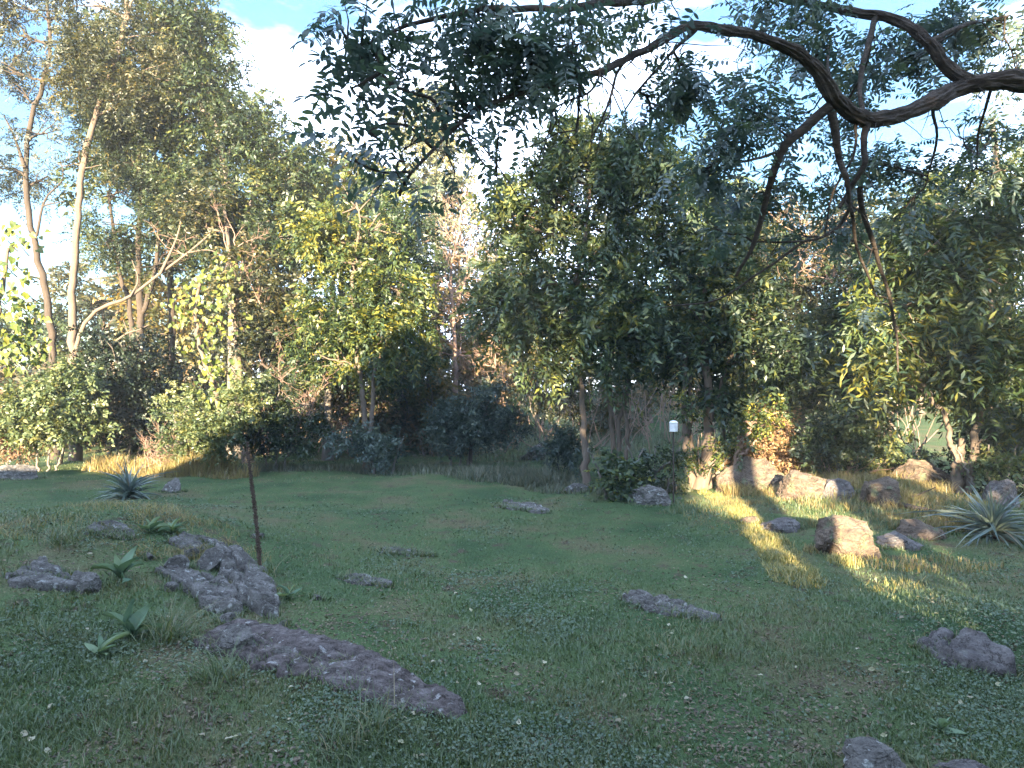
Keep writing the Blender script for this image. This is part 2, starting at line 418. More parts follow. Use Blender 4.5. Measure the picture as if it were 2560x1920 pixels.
# ------------------------------------------------------------------ the house behind the camera (casts the long shade over the lawn)
def box(mb, x0, x1, y0, y1, z0, z1):
    v = [(x, y, z) for z in (z0, z1) for y in (y0, y1) for x in (x0, x1)]
    mb.quads(v, [[0, 2, 3, 1], [4, 5, 7, 6], [0, 1, 5, 4], [2, 6, 7, 3], [0, 4, 6, 2], [1, 3, 7, 5]])
def house():
    xl, xr, yf, yb = -13.0, 0.85, -0.6, -8.0
    xm, ze, zr = (xl + xr) / 2, 3.4, 8.1
    t = empty('house', (xm, yf, 0), 'house with gabled roof behind the lawn, casting its shadow', 'house')
    org = Vector((xm, yf, 0))
    w = MB()
    v = []
    for y in (yf, yb):
        v += [(xl, y, -0.3), (xr, y, -0.3), (xr, y, ze), (xm, y, zr), (xl, y, ze)]
    w.quads(v, [[0, 1, 6, 5], [1, 2, 7, 6], [4, 0, 5, 9]])
    w.tris(v, [[0, 1, 2], [0, 2, 4], [2, 3, 4], [5, 7, 6], [5, 9, 7], [7, 9, 8]])
    w.build('wall', M['siding'], t, org)
    for s in (-1, 1):
        r = MB()
        xe = xm + s * ((xr - xl) / 2 + 0.35)
        k = (zr - ze) / ((xr - xl) / 2)
        zz = zr - k * abs(xe - xm)
        vv = []
        for y in (yf + 0.3, yb - 0.3):
            vv += [(xm, y, zr + 0.02), (xe, y, zz + 0.02), (xe, y, zz + 0.2), (xm, y, zr + 0.2)]
        r.quads(vv, [[0, 1, 2, 3], [4, 7, 6, 5], [0, 4, 5, 1], [1, 5, 6, 2], [2, 6, 7, 3]])
        r.build('roof_slope', M['shingle'], t, org)
    for x in (-10.4, -7.4, -4.2):
        f = MB(); box(f, x - 0.6, x + 0.6, yf + 0.002, yf + 0.06, 0.95, 2.3)
        fo = f.build('window', M['white_plastic'], t, org)
        g = MB(); box(g, x - 0.52, x + 0.52, yf + 0.061, yf + 0.07, 1.03, 2.22)
        g.build('pane', M['pane'], fo, org)
    g = MB()
    wl_, wr_ = -27.0, -13.9
    vv = [(wl_, -0.9, -.3), (wr_, -0.9, -.3), (wr_, -0.9, 3.2), (wl_, -0.9, 3.2), (wl_, -6.4, -.3), (wr_, -6.4, -.3), (wr_, -6.4, 3.2), (wl_, -6.4, 3.2)]
    g.quads(vv, [[0, 1, 2, 3], [5, 4, 7, 6], [1, 5, 6, 2], [4, 0, 3, 7]])
    g.build('wing_wall', M['siding'], t, org)
    g = MB()
    vv = [(wl_ - .3, -.6, 3.75), (wr_ + .9, -.6, 3.75), (wr_ + .9, -6.7, 3.75), (wl_ - .3, -6.7, 3.75), (wl_ + 1, -3.6, 4.6), (wr_ - 1.0, -3.6, 4.6)]
    g.quads(vv, [[0, 1, 5, 4], [2, 3, 4, 5], [3, 2, 1, 0]]); g.tris(vv, [[1, 2, 5], [3, 0, 4]])
    g.build('wing_roof', M['shingle'], t, org)
    d = MB(); box(d, -2.2, -1.25, yf + 0.002, yf + 0.05, 0.0, 2.05)
    d.build('door', M['white_plastic'], t, org)
house()

# ------------------------------------------------------------------ trees
KINDS = {   # sprays per clump, pairs, spray length, leaflet length, leaflet width, droop, clump radius
    'pinnate': (8, 7, 0.55, 0.17, 0.060, 0.45, 0.46),
    'round':   (9, 5, 0.34, 0.12, 0.065, 0.25, 0.40),
    'wisp':    (11, 6, 0.45, 0.13, 0.042, 0.30, 0.55),
    'needle':  (10, 7, 0.34, 0.12, 0.020, 0.15, 0.38),
    'far':     (8, 6, 0.75, 0.27, 0.12, 0.40, 0.75),
    'shrub':   (9, 5, 0.26, 0.085, 0.042, 0.15, 0.28),
    'willow':  (9, 8, 0.55, 0.20, 0.050, 0.75, 0.42),
}
def lob(px, py, Y, rx, ry, n, rd=None):
    c = P(px, py, Y)
    ax, az = rx / FPX * Y, ry / FPX * Y
    return (np.array(c), np.array([ax, rd or 0.75 * (ax + az) / 2 + 0.2, az]), n)

def clumps(rng, lobes, gap=0.0, seed=0.0):
    C, O, T, LI = [], [], [], []
    for li, (c, r, n) in enumerate(lobes):
        d = unit(rng.normal(0, 1, (n, 3)))
        k = rng.uniform(0.25, 1, n)[:, None] ** 0.5
        p = c + d * r * k
        if gap:
            keep = nz(p * np.array([1, 1, 1.5]), .85, seed) + .25 * nz(p, 2.2, seed) > gap
            p, d = p[keep], d[keep]
        C.append(p); O.append(d); LI += [li] * len(p)
        T.append(np.clip(0.36 + 0.30 * nz(p, 0.7, seed + 5) + rng.normal(0, 0.15, len(p)) + 0.35 * (rng.random(len(p)) < .08), 0, 1))
    return np.concatenate(C), np.concatenate(O), np.concatenate(T), np.array(LI)

def foliage(mb, rng, C, O, T, kind, dens=1.0):
    ns, K, L, ll, lw, droop, cr_ = KINDS[kind]
    ns = max(1, int(round(ns * dens)))
    N = len(C)
    o = np.repeat(C, ns, 0) + rng.normal(0, cr_ * 0.45, (N * ns, 3))
    v = unit(np.repeat(O, ns, 0) * 0.6 + rng.normal(0, 0.75, (N * ns, 3)) + np.array([0, 0, 0.05]))
    Ls = L * rng.uniform(0.6, 1.3, N * ns)
    big = rng.random(N * ns) < .55
    for sel, f in ((big, 1.25), (~big, .68)):
        q, t = sprays(rng, o[sel], v[sel], Ls[sel] * f, K, ll * f, lw * f, np.repeat(T, ns)[sel], droop)
        mb.leaves(q, t)

def bend(rng, a, b, n=5, amp=0.12, sag=0.0):
    a, b = np.array(tuple(a), float), np.array(tuple(b), float)
    L = np.linalg.norm(b - a)
    t = np.linspace(0, 1, n)[:, None]
    off = np.cumsum(rng.normal(0, amp * L / n, (n, 3)), 0)
    off = off - off[0] - t * (off[-1] - off[0])
    return a + (b - a) * t + off + np.array([0, 0, 1.0]) * (sag * L * 4 * t * (1 - t))

def smooth_path(pts, n):
    pts = np.asarray([tuple(p) for p in pts], float)
    if len(pts) < 3:
        t = np.linspace(0, 1, n)[:, None]
        return pts[0] + (pts[-1] - pts[0]) * t
    s = np.concatenate([[0], np.cumsum(np.linalg.norm(np.diff(pts, axis=0), axis=1))])
    q = np.vstack([2 * pts[0] - pts[1], pts, 2 * pts[-1] - pts[-2]])
    u = np.linspace(0, s[-1], n)
    out = []
    for x in u:
        k = min(int(np.searchsorted(s, x, 'right')) - 1, len(pts) - 2)
        t = (x - s[k]) / max(1e-9, s[k + 1] - s[k])
        p0, p1, p2, p3 = q[k], q[k + 1], q[k + 2], q[k + 3]
        out.append(0.5 * (2 * p1 + (p2 - p0) * t + (2 * p0 - 5 * p1 + 4 * p2 - p3) * t * t + (3 * p1 - p0 - 3 * p2 + p3) * t ** 3))
    return np.array(out)

NTREE = [0]
def tree(name, label, cat, base, stems, lobes, leaf, bark, kind='pinnate', gap=-0.35, dens=1.0, group=None, twigs=8, extra=None, twigr=0.012, crown_name='crown'):
    """base: point; stems: list of (points, r0, r1); lobes from lob()"""
    NTREE[0] += 1
    rng = np.random.default_rng(100 + NTREE[0])
    t = empty(name, base, label, cat, group)
    allp, allr = [], []
    for pts, r0, r1 in stems:
        p = smooth_path(pts, 8 + 4 * len(pts))
        p[1:-1] += rng.normal(0, 0.02, (len(p) - 2, 3))
        r = np.linspace(r0, r1, len(p)) * (1 + 0.5 * np.exp(-np.linspace(0, 1, len(p)) * 14) * (pts[0] is stems[0][0][0]))
        mb = MB(); mb.tube(p, r, 9, bump=0.12, seed=NTREE[0])
        mb.build('trunk', M[bark], t, base, smooth=True)
        allp.append(p); allr.append(r)
    AP, AR = np.concatenate(allp), np.concatenate(allr)
    if lobes:
        C, O, T, LI = clumps(rng, lobes, gap, NTREE[0] * 3.7)
        br = MB()
        for li, (c, r, n) in enumerate(lobes):
            low = AP[:, 2] < c[2] + 0.2
            if not low.any(): low = AP[:, 2] <= AP[:, 2].min() + 0.5
            dist = np.linalg.norm(AP - c, axis=1) + (AP[:, 2] > c[2] - 0.3 * r[2]) * 0.8
            dist[~low] = 1e9
            a = int(np.argmin(dist))
            path = bend(rng, AP[a], c, 7, 0.22, 0.05)
            br.tube(path, np.linspace(min(AR[a] * 0.7, 0.09), 0.03, 7), 5)
            ids = np.nonzero(LI == li)[0]
            rng.shuffle(ids)
            for k in ids[:twigs]:
                st = path[rng.integers(2, 7)]
                br.tube(bend(rng, st, C[k], 5, 0.25), np.linspace(0.028, twigr, 5), 4, cap=False)
        if br.n: br.build('branches', M[bark], t, base, smooth=True, kind='stuff')
        fm = MB(); foliage(fm, rng, C, O, T, kind, dens)
        fm.build(crown_name, M[leaf], t, base, kind='stuff')
    if extra: extra(t, base, rng)
    return t

def px_path(pts, Y, dY=0.0):
    return [P(x, y, Y + dY * k) for k, (x, y) in enumerate(pts)]

def twig_mass(name, mat, parent, base, rng, starts, n, L, up=0.3, r=0.012, levels=2, kind='stuff'):
    """bare branching twigs"""
    mb = MB()
    def grow(p, d, L, r, lev):
        q = bend(rng, p, p + d * L, 5, 0.25)
        mb.tube(q, np.linspace(r, r * 0.45, 5), 4, cap=False)
        if lev > 0:
            for _ in range(4):
                k = rng.integers(1, 5)
                dd = unit(d * 0.8 + rng.normal(0, 0.55, 3) + np.array([0, 0, 0.1]))
                grow(q[k], dd, L * rng.uniform(0.4, 0.65), r * 0.55, lev - 1)
    for s in starts:
        for _ in range(n):
            d = unit(rng.normal(0, 0.6, 3) + np.array([0, 0, up]))
            grow(np.array(tuple(s)), d, L * rng.uniform(0.7, 1.2), r, levels)
    return mb.build(name, mat, parent, base, kind=kind)

# ------------------------------------------------------------------ trees of the wood edge, left to right
B = base_at
# slender forked tree, far left
b = B(140, 24)
def dead_twigs(t, base, rng):
    mb = MB()
    for pts, r in (([(92, 590), (112, 500), (158, 448), (150, 400)], .05), ([(104, 515), (160, 503)], .035), ([(62, 420), (35, 340), (10, 290)], .07), ([(50, 370), (20, 360)], .025)):
        p = smooth_path(px_path(pts, 23.9), 9)
        mb.tube(p, np.linspace(r, r * .3, 9), 6)
    mb.build('dead_branch', M['bark_dark'], t, base, smooth=True, kind='stuff')
tree('forked_tree', 'slender dark-trunked forked tree at the far left with wispy top', 'tree', b,
     [([b] + px_path([(128, 830), (105, 690), (75, 560), (65, 430), (78, 300), (125, 140), (112, -40)], 24), .15, .05)],
     [lob(50, 90, 24, 90, 80, 37), lob(120, 160, 24, 80, 90, 29), lob(60, 240, 24.5, 80, 60, 26), lob(150, 30, 24, 90, 60, 34), lob(110, 330, 24, 70, 60, 29), lob(20, 420, 24.5, 55, 70, 34), lob(30, 10, 24, 90, 60, 43), lob(20, 170, 24, 60, 90, 37), lob(120, 440, 24.5, 60, 50, 17)],
     'wisp_leaf', 'bark_dark', 'wisp', gap=-0.1, extra=dead_twigs)
# pale leaning tall tree
b = B(190, 23)
tree('pale_trunk_tree', 'tall tree with sunlit pale trunk curving up to the right', 'tree', b,
     [([b] + px_path([(180, 800), (190, 640), (196, 520), (212, 400), (242, 280), (282, 170), (310, 60), (325, -70)], 23), .155, .06),
      (px_path([(278, 175), (300, 120), (320, 40), (345, -40)], 22.9), .07, .04)],
     [lob(235, 190, 23, 85, 70, 49), lob(310, 90, 23, 110, 90, 52), lob(390, 190, 23, 90, 70, 46), lob(240, 130, 23, 80, 60, 34), lob(200, 410, 23, 60, 36, 14), lob(330, 250, 23, 90, 60, 37), lob(250, 15, 23, 130, 60, 49)],
     'olive_leaf', 'bark_pale', 'wisp', gap=-0.2, dens=1.35)
# twin dark stems
b = B(345, 25.5)
tree('twin_stem_tree', 'dark twin-stemmed tree behind the leaning dead trunk', 'tree', b,
     [([b] + px_path([(350, 800), (345, 640), (352, 480), (342, 300)], 25.5), .17, .06), ([b] + px_path([(325, 790), (300, 690), (288, 600), (270, 480)], 25.5), .14, .05),
      (px_path([(350, 800), (385, 690), (400, 560), (430, 420)], 25.5), .10, .04)],
     [lob(350, 330, 25.5, 110, 70, 52), lob(420, 420, 25.5, 100, 80, 52), lob(300, 480, 25.5, 90, 60, 26), lob(400, 560, 25.5, 110, 70, 43), lob(270, 600, 25, 90, 45, 31), lob(450, 300, 25.5, 90, 70, 49), lob(260, 330, 25.5, 90, 60, 37), lob(330, 400, 25.5, 100, 60, 49), lob(330, 560, 25.5, 100, 60, 49), lob(440, 500, 25.5, 90, 70, 49), lob(370, 200, 25.5, 110, 70, 49), lob(400, 660, 25.5, 100, 60, 43), lob(250, 250, 25.5, 70, 60, 26)],
     'dark_leaf', 'bark_dark', 'wisp', gap=-0.15, dens=1.3)
# leaning dead trunk
b = G(205, 1130)
b = B(150, 22)
def snag():
    t = empty('leaning_dead_trunk', b, 'bare pale dead trunk leaning across in front of dark stems', 'dead trunk')
    m = MB(); p = smooth_path([b] + px_path([(205, 822), (325, 742), (392, 690), (470, 632), (525, 585)], 22), 22)
    m.tube(p, np.linspace(.085, .03, 22), 9, bump=.2); m.build('trunk', M['bark_pale'], t, b, smooth=True)
    for pts, r in (([(400, 685), (440, 600), (455, 540)], .05), ([(470, 632), (520, 625), (560, 640)], .03), ([(325, 742), (345, 700), (330, 650)], .03), ([(290, 852), (320, 832), (345, 825), (372, 812)], .035), ([(320, 832), (308, 800)], .02)):
        m = MB(); m.tube(smooth_path(px_path(pts, 21.9), 9), np.linspace(r, r * .4, 9), 6); m.build('branch', M['bark_pale'], t, b, smooth=True)
snag()
# the tall dense tree behind
b = B(585, 24)
tree('tall_dense_tree', 'tallest dense green tree rising left of the open sky', 'tree', b,
     [([b] + px_path([(585, 900), (580, 640), (560, 420), (520, 200), (490, 20)], 24), .26, .08), (px_path([(580, 640), (640, 480), (670, 360)], 24), .12, .05)],
     [lob(470, 30, 24, 70, 60, 34), lob(510, 110, 24, 85, 80, 44), lob(560, 220, 24, 85, 80, 46), lob(440, 130, 24.5, 70, 80, 24), lob(630, 310, 24, 95, 75, 46), lob(500, 270, 24, 90, 80, 34), lob(580, 360, 24, 110, 80, 46),
      lob(690, 390, 24, 95, 70, 44), lob(640, 480, 24, 120, 80, 46), lob(540, 470, 24, 100, 70, 34), lob(740, 460, 24, 80, 80, 34), lob(600, 590, 24, 120, 80, 40), lob(700, 590, 24, 100, 80, 36)],
     'dark_leaf', 'bark_grey', 'pinnate', gap=-0.42, twigs=10)
# olive tree in front of it
b = B(620, 22.5)
def pinktw(spots, L=1.2, n=3, r=.018, Y=22.0, lev=2):
    def f(t, base, rng):
        twig_mass('dead_twigs', M['twig_pink'], t, base, rng, [P(x, y, Y) for x, y in spots], n, L, .5, r, lev)
    return f
tree('olive_tree', 'olive-yellow leafy tree below the tallest tree, with sunlit bare twigs', 'tree', b,
     [([b] + px_path([(600, 960), (590, 800), (575, 640), (560, 520)], 22.5), .15, .05)],
     [lob(470, 560, 22.5, 80, 60, 20), lob(500, 500, 22.5, 70, 60, 20), lob(620, 680, 22.5, 90, 80, 26), lob(680, 720, 22.5, 110, 80, 30), lob(600, 800, 22.5, 100, 70, 26), lob(720, 830, 22.5, 110, 70, 30)],
     'olive_leaf', 'bark_pale', 'pinnate', gap=-0.2, extra=pinktw([(470, 640), (560, 600), (600, 700), (660, 780), (680, 880), (740, 930), (590, 620)], n=2))
b = B(430, 28)
tree('leafy_back_tree', 'full dark green tree filling in behind the pale-trunked tree', 'tree', b,
     [([b] + px_path([(430, 850), (425, 600), (420, 300)], 28), .18, .06)],
     [lob(400, 120, 28, 100, 80, 30), lob(330, 300, 28, 110, 80, 30), lob(450, 250, 28, 100, 80, 30), lob(300, 440, 28, 100, 60, 22), lob(430, 400, 28, 110, 80, 34), lob(500, 560, 28, 110, 80, 34), lob(400, 620, 28, 110, 60, 26), lob(300, 180, 28, 80, 60, 18)],
     'dark_leaf', 'bark_dark', 'far', gap=-0.25, dens=1.1)
b = B(730, 28)
tree('rounded_back_tree', 'rounded green tree between the tallest tree and the twin pale trunks', 'tree', b,
     [([b] + px_path([(730, 900), (735, 650), (740, 480)], 28), .18, .06)],
     [lob(760, 430, 28, 90, 60, 28), lob(690, 520, 28, 100, 70, 28), lob(820, 520, 28, 110, 70, 34), lob(740, 620, 28, 110, 50, 22), lob(900, 620, 28, 110, 60, 26), lob(700, 780, 28, 120, 70, 30), lob(980, 520, 28, 80, 60, 18), lob(1010, 660, 28, 90, 60, 18)],
     'teal_leaf', 'bark_grey', 'far', gap=-0.25, dens=1.0)
# golden tree far behind
b = B(850, 33)
tree('golden_tree', 'golden-yellow autumn tree far behind, at the foot of the open sky', 'tree', b,
     [([b] + px_path([(850, 900), (855, 600), (860, 420)], 33), .2, .06)],
     [lob(860, 420, 33, 70, 45, 26), lob(800, 470, 33, 80, 55, 28), lob(890, 490, 33, 80, 60, 28), lob(830, 560, 33, 100, 60, 30), lob(930, 570, 33, 80, 60, 24)],
     'gold_leaf', 'bark_pale', 'far', gap=-0.4)
# twin pale trunk tree in front of the wood
b = B(915, 20.5)
tree('twin_trunk_tree', 'yellow-green leafy tree on two pale trunks at the lawn edge', 'tree', b,
     [([b] + px_path([(912, 1060), (903, 960), (890, 850), (880, 700), (900, 560)], 20.5), .09, .04), ([b + Vector((.1, .05, 0))] + px_path([(928, 1070), (934, 960), (945, 900), (990, 800), (1010, 700)], 20.5), .085, .03)],
     [lob(890, 500, 20.5, 90, 55, 24), lob(950, 560, 20.5, 95, 60, 28), lob(850, 590, 20.5, 100, 60, 26), lob(800, 600, 20.5, 70, 50, 18), lob(920, 660, 20.5, 80, 45, 20), lob(990, 720, 20.5, 85, 70, 34), lob(860, 770, 20.5, 110, 60, 34), lob(1000, 820, 20.5, 95, 60, 34),
      lob(920, 860, 20.5, 120, 60, 40), lob(790, 830, 20.5, 80, 70, 26), lob(840, 900, 20.5, 90, 50, 26)],
     'lime_leaf', 'bark_pale', 'pinnate', gap=-0.3)
# dark companion behind it
b = B(820, 23)
tree('shaded_green_tree', 'dark green tree filling in behind the twin pale trunks', 'tree', b,
     [([b] + px_path([(820, 1000), (830, 760), (840, 600)], 23), .14, .05)],
     [lob(880, 600, 23, 130, 80, 36), lob(1000, 600, 23, 90, 70, 26), lob(800, 880, 23, 130, 80, 40), lob(980, 900, 23, 110, 60, 30), lob(900, 740, 23, 60, 40, 12)],
     'dark_leaf', 'bark_grey', 'pinnate', gap=-0.3)
# feathery pine far behind
b = B(1090, 40)
tree('feathery_pine', 'pale feathery pine top far behind the overhanging leaves', 'tree', b,
     [([b] + px_path([(1095, 900), (1090, 500), (1085, 230)], 40), .22, .05)],
     [lob(1080, 260, 40, 60, 45, 30), lob(1060, 340, 40, 75, 60, 34), lob(1110, 400, 40, 90, 70, 36), lob(1040, 460, 40, 80, 50, 26), lob(1120, 500, 40, 100, 60, 32), lob(1060, 570, 40, 120, 60, 34)],
     'needle', 'bark_grey', 'far', gap=-0.2, dens=1.2)
# bare pinkish tree
b = B(1135, 27)
def bare_extra(t, base, rng):
    twig_mass('bare_twigs', M['twig_pink'], t, base, rng, [P(x, y, 27) for x, y in ((1135, 820), (1130, 740), (1128, 680), (1140, 640), (1120, 780), (1165, 560), (1160, 620), (1150, 880))], 3, 1.5, .7, .022, 2)
tree('bare_twiggy_tree', 'bare pinkish-grey twiggy tree in the middle of the wood edge', 'tree', b,
     [([b] + px_path([(1140, 950), (1133, 800), (1128, 680), (1150, 560), (1165, 470)], 27), .11, .03), (px_path([(1133, 800), (1165, 690), (1180, 560)], 27), .06, .02)],
     [lob(1130, 720, 27.3, 80, 90, 14), lob(1150, 880, 27, 80, 60, 14)], 'rust_leaf', 'twig_pink', 'wisp', gap=-0.1, extra=bare_extra)
# big dark tree right of centre
b = B(1465, 16.8)
tree('big_dark_tree', 'big dark green tree with spreading dome crown right of centre', 'tree', b,
     [([b] + px_path([(1460, 1110), (1456, 1000), (1440, 880), (1430, 760), (1460, 600), (1480, 430)], 16.8), .085, .035),
      ([b + Vector((.75, .5, 0))] + px_path([(1530, 1080), (1522, 960), (1515, 800), (1560, 620)], 17.2), .07, .03),
      ([b + Vector((.95, .5, 0))] + px_path([(1545, 1070), (1572, 960), (1560, 800), (1640, 600)], 17.2), .07, .03),
      ([b + Vector((1.0, .3, 0))] + px_path([(1570, 1080), (1560, 1010), (1575, 940)], 17.0), .055, .04)],
     [lob(1500, 370, 16.8, 130, 50, 44), lob(1390, 400, 16.8, 65, 45, 20), lob(1600, 410, 16.8, 110, 60, 40), lob(1480, 450, 16.8, 150, 55, 44), lob(1330, 500, 16.8, 95, 55, 30), lob(1700, 480, 16.8, 110, 80, 36),
      lob(1290, 570, 16.8, 90, 55, 24), lob(1480, 560, 17.2, 130, 60, 28), lob(1620, 600, 16.8, 140, 80, 40), lob(1330, 680, 16.8, 120, 70, 44), lob(1470, 680, 16.6, 130, 70, 48), lob(1600, 730, 16.4, 130, 70, 48), lob(1260, 760, 17, 80, 60, 24),
      lob(1400, 790, 16.6, 140, 60, 46), lob(1550, 820, 16.4, 130, 60, 46), lob(1660, 830, 16.6, 80, 60, 28), lob(1500, 900, 16.8, 120, 50, 30), lob(1360, 880, 17.2, 90, 50, 24), lob(1740, 640, 17, 100, 90, 34)],
     'teal_leaf', 'bark_pale', 'pinnate', gap=-0.38, twigs=7, extra=pinktw([(1560, 600), (1600, 570), (1380, 620), (1690, 700)], n=2, Y=18, L=1.0))
# sunlit multi-stem tree
b = B(1752, 15.8)
def suckers(t, base, rng):
    mb = MB()
    for pts, r in (([(1755, 1190), (1770, 1150), (1800, 1120)], .03), ([(1765, 1170), (1800, 1140), (1815, 1130)], .025), ([(1750, 1180), (1745, 1120), (1748, 1080)], .03), ([(1790, 1185), (1815, 1150), (1830, 1128)], .03), ([(1760, 1160), (1790, 1100), (1782, 1090)], .025), ([(1745, 1190), (1730, 1150), (1727, 1115)], .03), ([(1770, 1190), (1785, 1160), (1822, 1145)], .02)):
        mb.tube(smooth_path(px_path(pts, 15.6), 7), np.linspace(r, r * .4, 7), 6)
    mb.build('sucker_shoots', M['bark_pale'], t, base, smooth=True, kind='stuff')
    fm = MB(); r2 = np.random.default_rng(5)
    C, O, T, LI = clumps(r2, [lob(1735, 1140, 15.6, 14, 35, 8, .2), lob(1790, 1150, 15.6, 22, 30, 7, .2), lob(1710, 1010, 15.6, 20, 30, 8, .2)], 0)
    foliage(fm, r2, C, O, np.clip(T + .2, 0, 1), 'shrub', .8); fm.build('sucker_leaves', M['lime_leaf'], t, base, kind='stuff')
tree('multi_stem_tree', 'multi-stemmed tree whose lower stems glow in the sunbeam', 'tree', b,
     [([b] + px_path([(1768, 1130), (1772, 1050), (1768, 940), (1755, 800), (1770, 650)], 15.8), .14, .035), ([b + Vector((-.15, .1, 0))] + px_path([(1718, 1140), (1712, 1030), (1712, 920), (1725, 800)], 15.8), .10, .03),
      ([b + Vector((.1, .15, 0))] + px_path([(1730, 1120), (1725, 1000), (1722, 930)], 15.9), .05, .04), ([b + Vector((.2, .0, 0))] + px_path([(1810, 1100), (1800, 980), (1830, 880), (1900, 780)], 15.9), .05, .03)],
     [lob(1770, 860, 15.8, 80, 55, 34), lob(1700, 900, 16, 50, 45, 16), lob(1850, 760, 15.8, 110, 80, 36), lob(1780, 700, 15.8, 90, 80, 30), lob(1900, 880, 15.8, 110, 60, 34), lob(1830, 620, 16.4, 110, 80, 26), lob(1800, 980, 16, 70, 40, 18)],
     'dark_leaf', 'bark_pale', 'pinnate', gap=-0.33, extra=suckers)
# arching small tree beside it
b = B(1830, 15.2)
tree('arching_sapling', 'small sapling arching right with bare sunlit branches', 'tree', b,
     [([b] + px_path([(1838, 1160), (1850, 1105), (1890, 1075), (1925, 1045)], 15.2), .05, .025), (px_path([(1842, 1150), (1880, 1115), (1905, 1080)], 15.1), .035, .015), (px_path([(1850, 1130), (1890, 1118)], 15.2), .02, .01)],
     [lob(1875, 1055, 15.2, 50, 25, 12), lob(1850, 1110, 15.2, 24, 36, 9), lob(1925, 1035, 15.2, 30, 18, 6)], 'lime_leaf', 'twig_pink', 'shrub', gap=0)
# tan and yellow trees behind, right
b = B(2010, 23)
tree('tan_tree', 'tan and yellow tree behind the hanging locust branches', 'tree', b,
     [([b] + px_path([(2010, 950), (2000, 760), (2015, 600)], 23), .14, .05)],
     [lob(2000, 620, 23, 110, 70, 30), lob(1920, 720, 23, 100, 80, 30), lob(2060, 760, 23, 120, 80, 34), lob(1980, 860, 23, 120, 70, 34), lob(2130, 640, 23, 90, 70, 24), lob(1880, 600, 23, 80, 60, 18), lob(1940, 520, 23, 90, 50, 22), lob(2060, 550, 23, 90, 50, 22), lob(1840, 500, 23, 70, 50, 14), lob(2180, 560, 23, 80, 60, 20)],
     'olive_leaf', 'bark_pale', 'willow', gap=-0.3, extra=pinktw([(2010, 680), (1960, 700), (2050, 640), (2020, 600), (2080, 700)], n=3, Y=22, L=1.4))
b = B(2130, 19)
tree('stubby_trunk_tree', 'green tree on a short tan trunk left of the far meadow', 'tree', b,
     [([b] + px_path([(2145, 1050), (2150, 990), (2140, 900), (2110, 780)], 19), .14, .05), (px_path([(2190, 1040), (2198, 980), (2220, 900)], 19), .04, .03)],
     [lob(2090, 820, 19, 90, 60, 32), lob(2150, 900, 19, 90, 50, 30), lob(2040, 920, 19, 100, 55, 34), lob(2180, 800, 19, 80, 60, 24), lob(2080, 980, 19.3, 80, 36, 16)],
     'dark_leaf', 'bark_pale', 'pinnate', gap=-0.3)
# right-hand tree
b = B(2400, 13.6)
tree('willow_leaved_tree', 'large tree at the right with drooping sunlit yellow-green leaves', 'tree', b,
     [([b + Vector((-.05, 0, 0))] + px_path([(2400, 1140), (2404, 1100)], 13.6), .09, .06), ([b + Vector((-.1, 0, 0))] + px_path([(2390, 1150), (2382, 1120), (2365, 1050), (2320, 990), (2270, 945), (2235, 930)], 13.6), .07, .03),
      ([b + Vector((.12, 0, 0))] + px_path([(2425, 1150), (2440, 1080), (2470, 960), (2480, 800), (2460, 600)], 13.6), .09, .035), (px_path([(2428, 1150), (2445, 1110), (2465, 1095)], 13.5), .03, .015),
      (px_path([(2320, 990), (2270, 900), (2230, 780), (2240, 620)], 13.6), .05, .025)],
     [lob(2480, 440, 13.6, 110, 90, 40), lob(2380, 520, 13.6, 110, 90, 36), lob(2300, 640, 13.6, 110, 80, 36), lob(2440, 680, 13.6, 130, 90, 46), lob(2540, 600, 13.6, 80, 110, 30), lob(2250, 760, 13.6, 90, 70, 26), lob(2390, 830, 13.6, 100, 80, 36),
      lob(2500, 880, 13.6, 110, 90, 44), lob(2200, 860, 13.8, 70, 60, 18), lob(2440, 960, 13.6, 60, 50, 18), lob(2540, 1010, 13.6, 60, 60, 22)],
     'lime_leaf', 'bark_pale', 'willow', gap=-0.3, extra=pinktw([(2330, 990), (2280, 880), (2300, 800), (2390, 760)], n=1, Y=13.5, L=.8, r=.012, lev=1))
b = B(2540, 18)
tree('deep_green_tree', 'deep green tree behind the right-hand willow-leaved tree', 'tree', b,
     [([b] + px_path([(2530, 900), (2500, 500), (2480, 300)], 18), .18, .06)],
     [lob(2440, 480, 18, 120, 70, 30), lob(2300, 560, 18, 130, 80, 34), lob(2480, 780, 18, 150, 110, 44), lob(2340, 760, 18, 140, 90, 40), lob(2250, 900, 18, 90, 60, 24), lob(2540, 1020, 17, 110, 80, 34), lob(2200, 700, 18, 100, 90, 30)],
     'dark_leaf', 'bark_grey', 'pinnate', gap=-0.33)

